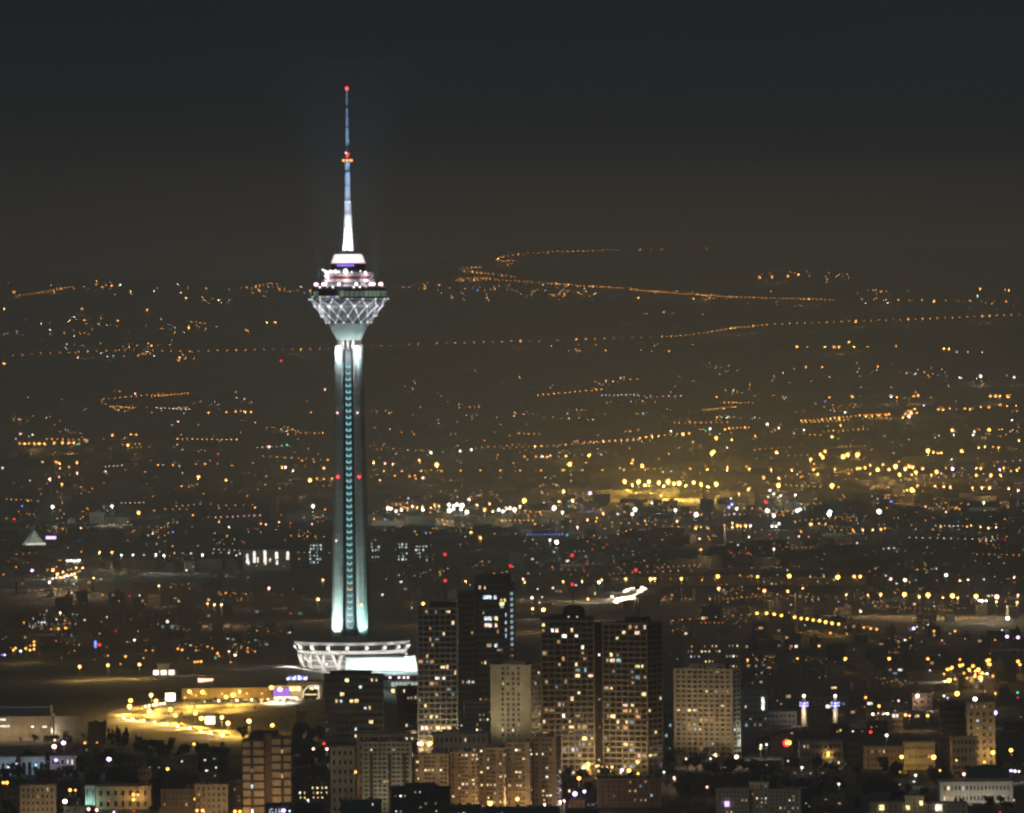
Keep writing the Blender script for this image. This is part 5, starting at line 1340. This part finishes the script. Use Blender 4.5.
cluster('at the foot of the gridded towers', '588,763.6,y,4 586.4,760.4,a,3 606.6,767.6,p,4 603,767,a,2 629,770.4,y,4 622,770,v,3 579,778.2,a,4 596.6,766,a,2 612,766.8,a,2 575,793.8,v,4 584.4,791.4,v,3 638,773,y,2', 'a', 3, SL, hgt=7, lightp=7e3)
cluster('against the stepped apartment range', '490.2,803.4,a,4 517.4,799,a,4 560,801.4,p,2 564,800.6,p,2 544.6,804.4,p,2 555,789,w,1 421.4,743.6,y,4 418.6,743.4,p,3 430,743.4,y,4', 'a', 3, SL, hgt=7, lightp=1e4)
# ------------------------------------------------------------------ boards, cars, neon
def billboard(px_, py_, w, h, lab):
    d = hit(px_, py_, 11)
    p = at(px_, py_, d); tz = terrain(p.x, d)
    o = thing('billboard', lab, 'billboard', (p.x, d, tz), R(rnd.uniform(-8, 8)), 'lit billboards on the ramp road')
    ps = K * d; zc = p.z - tz
    pan = MB().box(-w / 2 * ps, w / 2 * ps, -.15, .15, zc - h / 2 * ps, zc + h / 2 * ps).build('panel', glow('billboard_glow', (1, .86, .55), 5), o)
    f = MB()
    a, e = w / 2 * ps, h / 2 * ps
    f.box(-a - .3, a + .3, -.2, .25, zc + e, zc + e + .3).box(-a - .3, a + .3, -.2, .25, zc - e - .3, zc - e)
    f.box(-a - .3, -a, -.2, .25, zc - e, zc + e).box(a, a + .3, -.2, .25, zc - e, zc + e)
    f.build('frame', M['metal'], o)
    for u in (-.5, .5): MB().bar((u * a, .3, -1), (u * a, .3, zc - e), .25).build('post', M['metal'], o)
    lamp_light('POINT', 'board_light', o, (0, -4, zc), 1.6e4, (1, .8, .45))
billboard(170.3, 697, 9.5, 7.5, 'glaring lit billboard on the upper ramp bend')
billboard(210, 720.2, 9.5, 7.2, 'glaring lit billboard beside the lower ramp straight')

d = dist_of(757)
p = at(787.5, 743, d)
o = thing('neon_sign', 'blurred red and white neon shop sign glowing above dark roofs', 'sign', (p.x, d, 0))
zc = p.z
MB().lathe([(.05, -.15), (2.3, -.15), (2.3, .15), (.05, .15)], 20).build('disc', LAMP['r', 3], o)
q = o.children[-1] if o.children else [x for x in S.objects if x.parent == o][0]
q.rotation_euler = (R(90), 0, 0); q.location = (-.6, 0, zc)
MB().box(-1.2, 2.2, -.5, -.25, zc - .9, zc + 1.3).build('letter_panel', LAMP['y', 3], o)
MB().bar((0, .3, -1), (0, .3, zc), .2).build('sign_post', M['metal'], o)
for x_, y_, lab, m in ((97, 644, 'tall blue and red neon sign beyond the mound', 'b'),):
    d = hit(x_, y_, 9); p = at(x_, y_, d); tz = terrain(p.x, d)
    o = thing('neon_sign', lab, 'sign', (p.x, d, tz))
    zc = p.z - tz; ps = K * d
    MB().box(-2.6 * ps, -.6 * ps, -.3, .3, zc - 3.4 * ps, zc + 3.2 * ps).build('blue_panel', LAMP['b', 3], o)
    MB().box(.6 * ps, 4 * ps, -.3, .3, zc - 2 * ps, zc + .6 * ps).build('red_panel', LAMP['r', 2], o)
    MB().bar((-1.4 * ps, .2, -1), (-1.4 * ps, .2, zc - 3.4 * ps), .3).build('post', M['metal'], o)
for x_, y_, w, lab in ((205.5, 680.3, 15, 'long pinkish white lit booth roof behind the lit lawn edge'),):
    d = 5722; p = at(x_, y_, d); tz = terrain(p.x, d); ps = K * d
    o = thing('kiosk', lab, 'kiosk', (p.x, d, tz))
    MB().box(-w / 2 * ps, w / 2 * ps, 0, 6, -.5, p.z - tz - 1.3).build('wall', M['grey'], o)
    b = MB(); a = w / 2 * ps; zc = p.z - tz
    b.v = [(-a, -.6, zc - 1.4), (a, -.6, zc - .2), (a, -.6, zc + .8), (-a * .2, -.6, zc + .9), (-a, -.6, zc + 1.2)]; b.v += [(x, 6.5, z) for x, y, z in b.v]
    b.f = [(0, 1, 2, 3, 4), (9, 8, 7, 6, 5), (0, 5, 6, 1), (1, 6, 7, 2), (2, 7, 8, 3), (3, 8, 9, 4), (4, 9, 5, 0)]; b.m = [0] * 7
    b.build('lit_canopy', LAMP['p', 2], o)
d = 5858; p = at(163.5, 672.4, d); tz = terrain(p.x, d); ps = K * d
o = thing('gatehouse', 'small gatehouse with three glaring white windows behind the mound lawn', 'kiosk', (p.x, d, tz))
zc = p.z - tz
MB().box(-9.5 * ps, 12.5 * ps, 0, 8, -1, zc + 2.2).build('wall', M['frame_grey'], o)
MB().box(-6 * ps, 6 * ps, 1, 7, zc + 2.2, zc + 6).build('roof_room', M['frame_grey'], o)
MB().box(-7.5 * ps, 8 * ps, .2, 7.6, zc + 6, zc + 6.6).build('roof', M['roof'], o)
for u in (-7.4, .2, 8): MB().box((u - 2.7) * ps, (u + 2.7) * ps, -.2, .1, zc - 1.6, zc + 1.5).build('window', LAMP['w', 2], o)

# lit boundary wall behind the ramp
WD = 5565.0
wb = at(226, 697, WD); wb.z = terrain(wb.x, WD)
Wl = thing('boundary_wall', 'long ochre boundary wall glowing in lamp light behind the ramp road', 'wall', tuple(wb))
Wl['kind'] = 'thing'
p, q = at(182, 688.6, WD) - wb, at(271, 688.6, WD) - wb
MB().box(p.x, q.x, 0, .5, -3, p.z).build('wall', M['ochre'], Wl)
MB().box(p.x - .1, q.x + .1, -.15, .65, p.z + .003, p.z + .3).build('coping', M['frame'], Wl)
k = p.x
while k < q.x:
    MB().box(k - .25, k + .25, -.25, -.003, -3, p.z).build('pier', M['ochre'], Wl); k += 6.5
for x_, p_ in ((192, 700), (206, 1200), (222, 1000), (236, 3e3), (247, 1200), (262, 800)):  # lamps added along the wall so that it glows golden
    t_ = at(x_, 695, WD) - wb
    lamp_light('POINT', 'wall_lamp_light', Wl, (t_.x, -4.5, 2.2), p_, (1, .66, .16))
    MB().bar((t_.x, -.2, 3.2), (t_.x, -1.2, 3.5), .08).build('lamp_bracket', M['metal'], Wl)
    MB().ball((t_.x, -1.3, 3.4), .55, 8, 5).build('wall_lamp', LAMP['y', 2], Wl)

# cars
def car_proto():
    root = thing('car', 'x', 'car', (0, 0, 0))
    b = MB()
    prof = [(-2.1, .35), (-2.15, .8), (-1.3, .95), (-.7, 1.42), (.7, 1.45), (1.35, .98), (2.1, .88), (2.2, .4)]
    for s in (-.85, .85):
        b.v += [(x, s * (1 if z < 1.1 else .82), z) for x, z in prof]
    n = len(prof)
    b.f = [tuple(range(n)), tuple(range(2 * n - 1, n - 1, -1))] + [(i, (i + 1) % n, n + (i + 1) % n, n + i) for i in range(n)]
    b.f = [tuple(reversed(f)) for f in b.f]; b.m = [0] * len(b.f)
    b.build('body', M['metal'], root)
    for x in (-1.35, 1.35):
        for s in (-.86, .86):
            w = MB().bar((x, s - .1, .33), (x, s + .1, .33), .33, 12).build('wheel', M['dark'], root)
    for s in (-.55, .55):
        MB().ball((-2.16, s, .62), .62, 6, 4).build('headlight', HEAD, root)
        MB().ball((2.16, s, .72), .2, 6, 4).build('tail_light', LAMP['r', 2], root)
    return root
HEAD = glow('headlight_glow', (1, .74, .46), 12)
def kids(o): return [x for x in S.objects if x.parent == o]
proto = car_proto()
PK = kids(proto)
used = [False]
def put_car(x, d, rz, lab, group, sc=1.0):
    if not used[0]:
        o = proto; used[0] = True
    else:
        o = proto.copy(); S.collection.objects.link(o)
        for k_ in PK:
            q = k_.copy(); S.collection.objects.link(q); q.parent = o
    o.location = (x, d, terrain(x, d) + .22); o.rotation_euler = (0, 0, rz)
    o['label'] = lab; o['group'] = group
    return o
def traffic(s, rz, phrase, n_light, power):
    P = sorted(pix(s))
    for i, (x_, y_) in enumerate(P):
        x, d, z = spot_on(x_, y_, .7)
        LAMPPIX.append((x_, y_, d))
        o = put_car(x, d, rz, f'{ordinal(i + 1)} car from the left {phrase}', f'cars {phrase}')
        if i % n_light == 0:
            lamp_light('SPOT', 'headlight_beam', o, (-2.8, 0, .8), power, (1, .88, .7), (-30, 0, .2), 70, .6)
# the traffic blaze: headlights coming towards the camera down the boulevard
traffic('613,596.6 616,600.4 617.4,602.6 619.6,598.6 619,601 622,600.6 622.4,597.6 624.4,599.8 626,597 627,599.4 628.6,598.2 630,596.4 631.6,598.4 633.4,596 634.4,597.4 636,594.6 637.6,593.4 640,592.4 642,591.6 643.4,590 641.6,588.6 644.6,588 640.4,590.4 646,589 625.4,591 627.6,589.6 629.8,589.2 632,588.6 628.4,590.6 634,588.2 642.6,587.2 638.8,591.4 621,599.6 615,601.6 617.8,598.4 623.6,598.2', R(72), 'in the dazzling traffic blaze right of the domed tower', 6, 8e4)
traffic('876,714.2 881,714 886,713.8 890.6,713.8 895,713.4 899.4,713.6 903.6,713 908,713.4 912.4,713 917,712.8 921.4,713 925.6,712.6 930,712.6 934.4,712.2', R(15), 'on the lit avenue left of the black balcony block', 3, 5e4)
traffic('947.6,681.6 950.6,680.8 953.6,680 977,674.4 981,674 985.4,673.6 989.6,673.8', R(25), 'in the amber junction knot', 2, 5e4)
traffic('54.8,578.8 58.4,577.8 61.8,577 66,576 69.6,575.2', R(20), 'crawling through the amber knot under the pyramid', 2, 5e4)
traffic('226,735.4 214,732.8 204,730.8 193,728.2 181,726.4 170,724.2 158,722.4 147,720.6 136,719.4 127,718', R(14), 'descending the lower ramp straight', 1, 2.2e4)  # cars added so their headlight beams light the ramp road
traffic('300,699 287,699.3 271,699.7 255,700 240,700.4 222,701 208,701.6', R(4), 'on the upper ramp along the shopping centre', 1, 2.2e4)  # more cars added for the light of their beams on the road
traffic('142,706.8 146,706 150,705.2 153.6,704.6 157,704 161,703.6', R(200), 'climbing the curling ramp road', 2, 1e4)

# ------------------------------------------------------------------ random hazy blocks of the middle distance
r = random.Random(5)
def clash(x0, x1, yt, yb, d, pad=0):
    for a, e, t, b_, dd in RECTS:
        if x0 < e + pad and x1 > a - pad and yt < b_ and yb > t: return True
    for x, y, dd in LAMPPIX:
        if x0 - 1 < x < x1 + 1 and yt - 1.5 < y < yb + 1 and dd > d - 20: return True
    return False
ZONES = [(0, 320, 560, 640, 46, 'left of the tower shaft in the dim streets'), (375, 690, 555, 612, 30, 'in the hazy streets behind the central towers'), (690, 1024, 560, 628, 40, 'in the hazy streets right of the central towers'),
         (675, 1024, 630, 735, 56, 'in the dim quarter around the minarets'), (180, 320, 640, 668, 12, 'behind the mound left of the lobby'), (0, 330, 480, 560, 26, 'in the far band level with the pyramid'), (375, 1024, 500, 556, 44, 'in the far band right of the shaft')]
BW = ['far', 'far_pale', 'darkbrown', 'far_pale', 'brown']
for za, ze, y0, y1, n, phrase in ZONES:
    made = []
    tries = 0
    while len(made) < n and tries < 1500:
        tries += 1
        yb = r.uniform(y0 + 4, y1)
        d = dist_of(yb)
        sc = 6000 / d
        w = r.uniform(9, 26) * sc
        h = r.choice((6, 8, 9, 11, 13, 17, 24)) * sc * r.uniform(.8, 1.2)
        x0 = r.uniform(za, ze - w)
        if clash(x0, x0 + w, yb - h, yb, d, .5): continue
        if d < 7000 and terrain(at(x0, yb, d).x, d) > .5: continue
        made.append((x0, w, yb, h, d))
        RECTS.append((x0, x0 + w, yb - h, yb, d))
    made.sort()
    for i, (x0, w, yb, h, d) in enumerate(made):
        ps = K * d
        c_ = at(x0 + w / 2, yb, d)
        big = d < 8200
        fl = max(2, int(h * ps / 3.3)); co = max(3, int(w * ps / 3.6))
        lab = f'{ordinal(i + 1)} dim hazy block from the left {phrase}'
        o = thing('city_block', lab, 'building', (c_.x, d, 0), R(r.uniform(-14, 14)), f'dim blocks {phrase}')
        W, D_, Hh = w * ps, r.uniform(9, 16), h * ps
        m = M[r.choice(BW)]
        MB().box(-W / 2, W / 2, 0, D_, -1.5, Hh).build('wall', m, o)
        MB().box(-W / 2 - .3, W / 2 + .3, -.3, D_ + .3, Hh, Hh + .7).build('parapet', m, o)
        if r.random() < .6: 
            u = r.uniform(-.3, .2) * W
            MB().box(u, u + W * .22, D_ * .3, D_ * .7, Hh + .7, Hh + 3.2).build('lift_house', m, o)
        lit = r.choice((.02, .04, .07, .14))
        spots = [(a, b_) for a in range(co) for b_ in range(fl)]
        on = [s for s in spots if r.random() < lit][:9]
        b = MB()
        for a, b_ in spots:
            u, z = -W / 2 + (a + .5) * W / co, (b_ + .5) * Hh / fl
            if (a, b_) in on:
                win_obj(o, W / co * .5 * r.choice((1, 1, 1.5)), Hh / fl * .5, .12, r.choice((WIN[0], WIN[1], WIN[1], WIN[3], WIN[5], WIN[5], WIN[6])), (u, -.05, z))
            elif big:
                e, f_ = W / co * .28, Hh / fl * .24
                b.quad((u - e, -.06, z - f_), (u + e, -.06, z - f_), (u + e, -.06, z + f_), (u - e, -.06, z + f_))
        if b.v: b.build('unlit_window', M['glass'], o)['kind'] = 'stuff'

# ------------------------------------------------------------------ low houses between the big blocks of the foreground
LOW = [(0, 240, 757, 815, 34, 'in the dark lower left district'), (295, 470, 748, 800, 8, 'left of the stepped range'), (560, 720, 776, 835, 16, 'in the dark foreground below the gridded towers'),
       (740, 1024, 728, 842, 46, 'in the dark lower right district')]
for za, ze, y0, y1, n, phrase in LOW:
    made, tries = [], 0
    while len(made) < n and tries < 2500:
        tries += 1
        yb = r.uniform(y0 + 6, y1)
        d = dist_of(yb)
        w = r.uniform(12, 34); h = r.choice((9, 11, 13, 16, 20)) * r.uniform(.8, 1.1)
        x0 = r.uniform(za - 5, ze - w)
        if clash(x0, x0 + w, yb - h, yb, d, 0): continue
        made.append((x0, w, yb, h, d)); RECTS.append((x0, x0 + w, yb - h + 3, yb, d))
    made.sort()
    for i, (x0, w, yb, h, d) in enumerate(made):
        block('house', f'{ordinal(i + 1)} low flat roofed house from the left {phrase}', x0, x0 + w, yb - h, yb, floors=max(2, int(h * K * d / 3.2)), cols=max(3, int(w * K * d / 4)), lit=r.choice((0, .03, .06, .12)), wall=r.choice(('brown', 'darkbrown', 'darkbrown', 'dark', 'brown')),
              seed=200 + i + int(x0), fw=.38, fh=.42, clutter=r.choice((2, 3, 4)), group=f'low houses {phrase}', yaw=r.uniform(-16, 16), mats=[WIN[0], WIN[1], WIN[3], WIN[2], WIN[5]])
        RECTS.pop()

# ------------------------------------------------------------------ trees
def tree_meshes(seed, cyp=False, mats='leaf'):
    q = random.Random(seed)
    t = MB().bar((0, 0, -.6), (q.uniform(-.2, .2), 0, 3.2), .26, 6, .16)
    crown = MB()
    if cyp:
        t = MB().bar((0, 0, -.6), (0, 0, 9), .25, 6, .08)
        for k in range(320):
            h = q.uniform(.8, 13)
            rad = 1.5 * math.sin(min(1, (h / 13) * .9 + .12) * math.pi) ** .7 * q.uniform(.5, 1.05)
            a = q.uniform(0, 6.283)
            leaf(crown, q, Vector((rad * math.cos(a), rad * math.sin(a), h)), q.uniform(.25, .55))
    else:
        cl = []
        for k in range(q.randint(7, 10)):
            a = q.uniform(0, 6.283); rr_ = q.uniform(.3, 2.5)
            c_ = Vector((rr_ * math.cos(a), rr_ * math.sin(a), q.uniform(3.2, 7.4)))
            cl.append((c_, q.uniform(.9, 1.7)))
            t.bar((0, 0, q.uniform(1.8, 3.1)), tuple(c_ * .9), .12, 5, .04)
        for c_, rad in cl:
            for k in range(46):
                v = Vector((q.gauss(0, 1), q.gauss(0, 1), q.gauss(0, .75))).normalized() * rad * q.uniform(.45, 1.1)
                leaf(crown, q, c_ + v, q.uniform(.22, .5))
    return t.mesh('trunk', M['trunk']), crown.mesh('crown', M[mats])
def leaf(b, q, c_, s):
    n = Vector((q.gauss(0, 1), q.gauss(0, 1), q.gauss(0, 1))).normalized()
    x = n.orthogonal().normalized() * s; y = n.cross(x)
    b.quad(tuple(c_ - x - y), tuple(c_ + x - y), tuple(c_ + x + y), tuple(c_ - x + y))
TM = [tree_meshes(k, mats=('leaf', 'leaf_dark')[k % 2]) for k in range(5)]
CM = [tree_meshes(20 + k, True, 'leaf_dark') for k in range(2)]
def put_tree(x_, y_, lab, group, cyp=False, sc=1.0, nm='tree'):
    x, d, z = spot_on(x_, y_)
    o = thing(nm, lab, 'tree', (x, d, z), r.uniform(0, 6.28), group)
    o.scale = (sc * r.uniform(.9, 1.2), sc * r.uniform(.9, 1.2), sc * r.uniform(.85, 1.15))
    tm, cm = r.choice(CM if cyp else TM)
    link(bpy.data.objects.new('trunk', tm), o); link(bpy.data.objects.new('crown', cm), o)
def grove(phrase, xa, xe, ya, ye, n, sc=1.0, cyp=False, nm='tree', word='dark leafy tree'):
    P = []
    for k in range(n * 20):
        if len(P) >= n: break
        x_, y_ = r.uniform(xa, xe), r.uniform(ya, ye)
        d = dist_of(y_)
        if any(a - 2 < x_ < e + 2 and abs(dd - d) < 22 for a, e, t, b_, dd in RECTS): continue
        if any(abs(x - x_) < 6 and -16 < y - y_ < 1 and d < dd - 3 for x, y, dd in LAMPPIX): continue
        P.append((x_, y_))
    P.sort()
    for i, (x_, y_) in enumerate(P):
        put_tree(x_, y_, f'{ordinal(i + 1)} {word} from the left {phrase}', f'trees {phrase}', cyp, sc * r.uniform(.75, 1.25), nm)
grove('at the foot of the lit slope', 135, 250, 749, 766, 34, .85)
grove('as shrubs between the ramp roads', 150, 318, 701.6, 704.4, 26, .34, word='low dark shrub', nm='shrub')
grove('as shrubs on the lit slope', 128, 320, 708, 735, 30, .3, word='low pale shrub', nm='shrub')
grove('right of the lit slope', 236, 325, 738, 760, 22, 1.1)
grove('beside the black block and the slab tower', 292, 360, 728, 776, 18, 1.2)
grove('in the violet lit garden', 0, 130, 762, 784, 46, .95)
grove('along the lower left street', 0, 160, 790, 822, 30, .9)
grove('before the gridded towers', 562, 690, 770, 800, 26, 1.0)
grove('at the foot of the freestanding cream tower', 668, 760, 762, 778, 26, 1.0)
grove('in the dark right hand gardens', 752, 1020, 772, 812, 74, 1.0)
grove('along the hall road at far left', 2, 110, 738, 744, 24, .6, word='small round tree')
for i, (x_, y_) in enumerate(((113, 746), (117.5, 745.5), (119.6, 746), (124, 746), (126.6, 745.6))):
    put_tree(x_, y_, f'{ordinal(i + 1)} cypress from the left, black against the lit slope', 'cypresses against the lit slope', True, .95 if i % 3 else .8, 'cypress_tree')

# ------------------------------------------------------------------ the mass of far houses and small lights nobody could count
fb = MB()
for k in range(3600):
    d = 8500 * (27000 / 8500) ** (r.random() ** 1.6)
    u = r.uniform(-540, 540)
    x = u * K * d
    w, dp, hh = r.uniform(10, 45), r.uniform(8, 25), r.choice((4, 6, 6, 8, 9, 12))
    V = (H - terrain(x, d)) / (K * d) ; V2 = (H - terrain(x, d) - hh) / (K * d)
    px_ = u + 512 + V * LEAN; yb = HOR + V - u * LEAN; yt = HOR + V2 - u * LEAN
    hw = w / (K * d) / 2
    if clash(px_ - hw, px_ + hw, yt, yb, d): continue
    z = terrain(x, d)
    fb.cur = r.randrange(4)
    fb.box(x - w / 2, x + w / 2, d, d + dp, z - 2, z + hh)
tag(fb.build('far_city_blocks', [M['far'], M['far'], M['far_pale'], M['far']]), kind='stuff')

lb_ = MB()
keys = [('a', 0), ('a', 1), ('y', 0), ('y', 1), ('w', 0), ('w', 1), ('p', 0), ('c', 0), ('r', 1), ('b', 1), ('g', 1), ('v', 1), ('p', 1), ('c', 1)]
FARK = (1.1, 2.6, 6, 13)
lm_ = [glow(f'city_light_{WORD[k[0]].replace(" ", "_")}_{k[1]}_{j}', COL[k[0]], (1.5, 2.6)[k[1]] * f_ * (.6 if k[0] in 'rb' else 1)) for j, f_ in enumerate(FARK) for k in keys]
def faint(px_, py_, k, rad):
    hl = r.uniform(9, 13)
    d = hit(px_, py_, hl)
    p = at(px_, py_, d); tz = terrain(p.x, d)
    lb_.cur = (keys.index(k) if k in keys else 0) + len(keys) * (0 if d < 9000 else 1 if d < 15000 else 2 if d < 22000 else 3)
    lb_.ball(tuple(p), rad * K * d, 6, 4)
for x, y, c_, z_ in FAINT:
    faint(x, y, (c_, z_) if (c_, z_) in keys else (c_, 1), (.55, .78, .95)[z_])
DENS = [(283, 300, 0, 305, 60), (318, 334, 0, 250, 55), (345, 362, 60, 200, 40), (284, 296, 395, 620, 60), (290, 300, 440, 700, 30), (308, 316, 540, 760, 5), (344, 352, 500, 700, 14), (362, 378, 690, 1020, 40), (380, 398, 690, 1020, 46),
        (370, 400, 370, 690, 34), (395, 420, 0, 330, 50), (400, 440, 690, 1020, 110), (400, 440, 370, 690, 90), (420, 470, 0, 332, 80), (440, 500, 370, 690, 150), (440, 500, 690, 1024, 170), (470, 560, 0, 332, 150), (500, 580, 370, 690, 240),
        (500, 600, 690, 1024, 330), (560, 660, 0, 335, 160), (580, 660, 670, 1024, 150), (660, 735, 745, 1024, 60), (290, 304, 690, 1020, 30), (268, 280, 770, 900, 16)]
for y0, y1, xa, xe, n in DENS:
    cx = [(r.uniform(xa, xe), r.uniform(y0, y1)) for _ in range(max(3, n // 9))]
    for k in range(int(n * (1.5 if y0 > 430 else 1.15))):
        if r.random() < .6:
            a = r.choice(cx); x_, y_ = a[0] + r.gauss(0, 9), a[1] + r.gauss(0, 2.2)
        else:
            x_, y_ = r.uniform(xa, xe), r.uniform(y0, y1)
        if not xa <= x_ <= xe: continue
        up = y_ < 430
        c_ = r.choices([('a', 0), ('a', 1), ('y', 0), ('w', 0), ('w', 1), ('p', 0), ('c', 0), ('r', 1), ('b', 1), ('g', 1)], [36, 12, 26, 8, 3, 12, 5, 1.4, .8, .8])[0]
        faint(x_, y_, c_, min(.8, .24 + r.expovariate(9)))
for k in range(70):                      # streets: short dotted lines of lamps
    y_ = r.choice((r.uniform(392, 470), r.uniform(430, 560), r.uniform(480, 640)))
    x_ = r.choice((r.uniform(0, 320), r.uniform(375, 1000), r.uniform(520, 1010)))
    if 575 < y_ and 400 < x_ < 670: continue
    n, stp, sl = r.randint(4, 13), r.uniform(4, 9) * (.7 if y_ < 450 else 1), r.uniform(-.1, .06)
    cc = r.choice((('a', 0), ('a', 0), ('a', 1), ('y', 0), ('w', 0), ('p', 0)))
    for j in range(n):
        xx = x_ + j * stp + r.uniform(-.4, .4)
        if xx < 1024 and not 330 < xx < 372: faint(xx, y_ + j * stp * sl, cc, r.uniform(.36, .6))
tag(lb_.build('city_lights', lm_), kind='stuff')
bpy.context.view_layer.update()
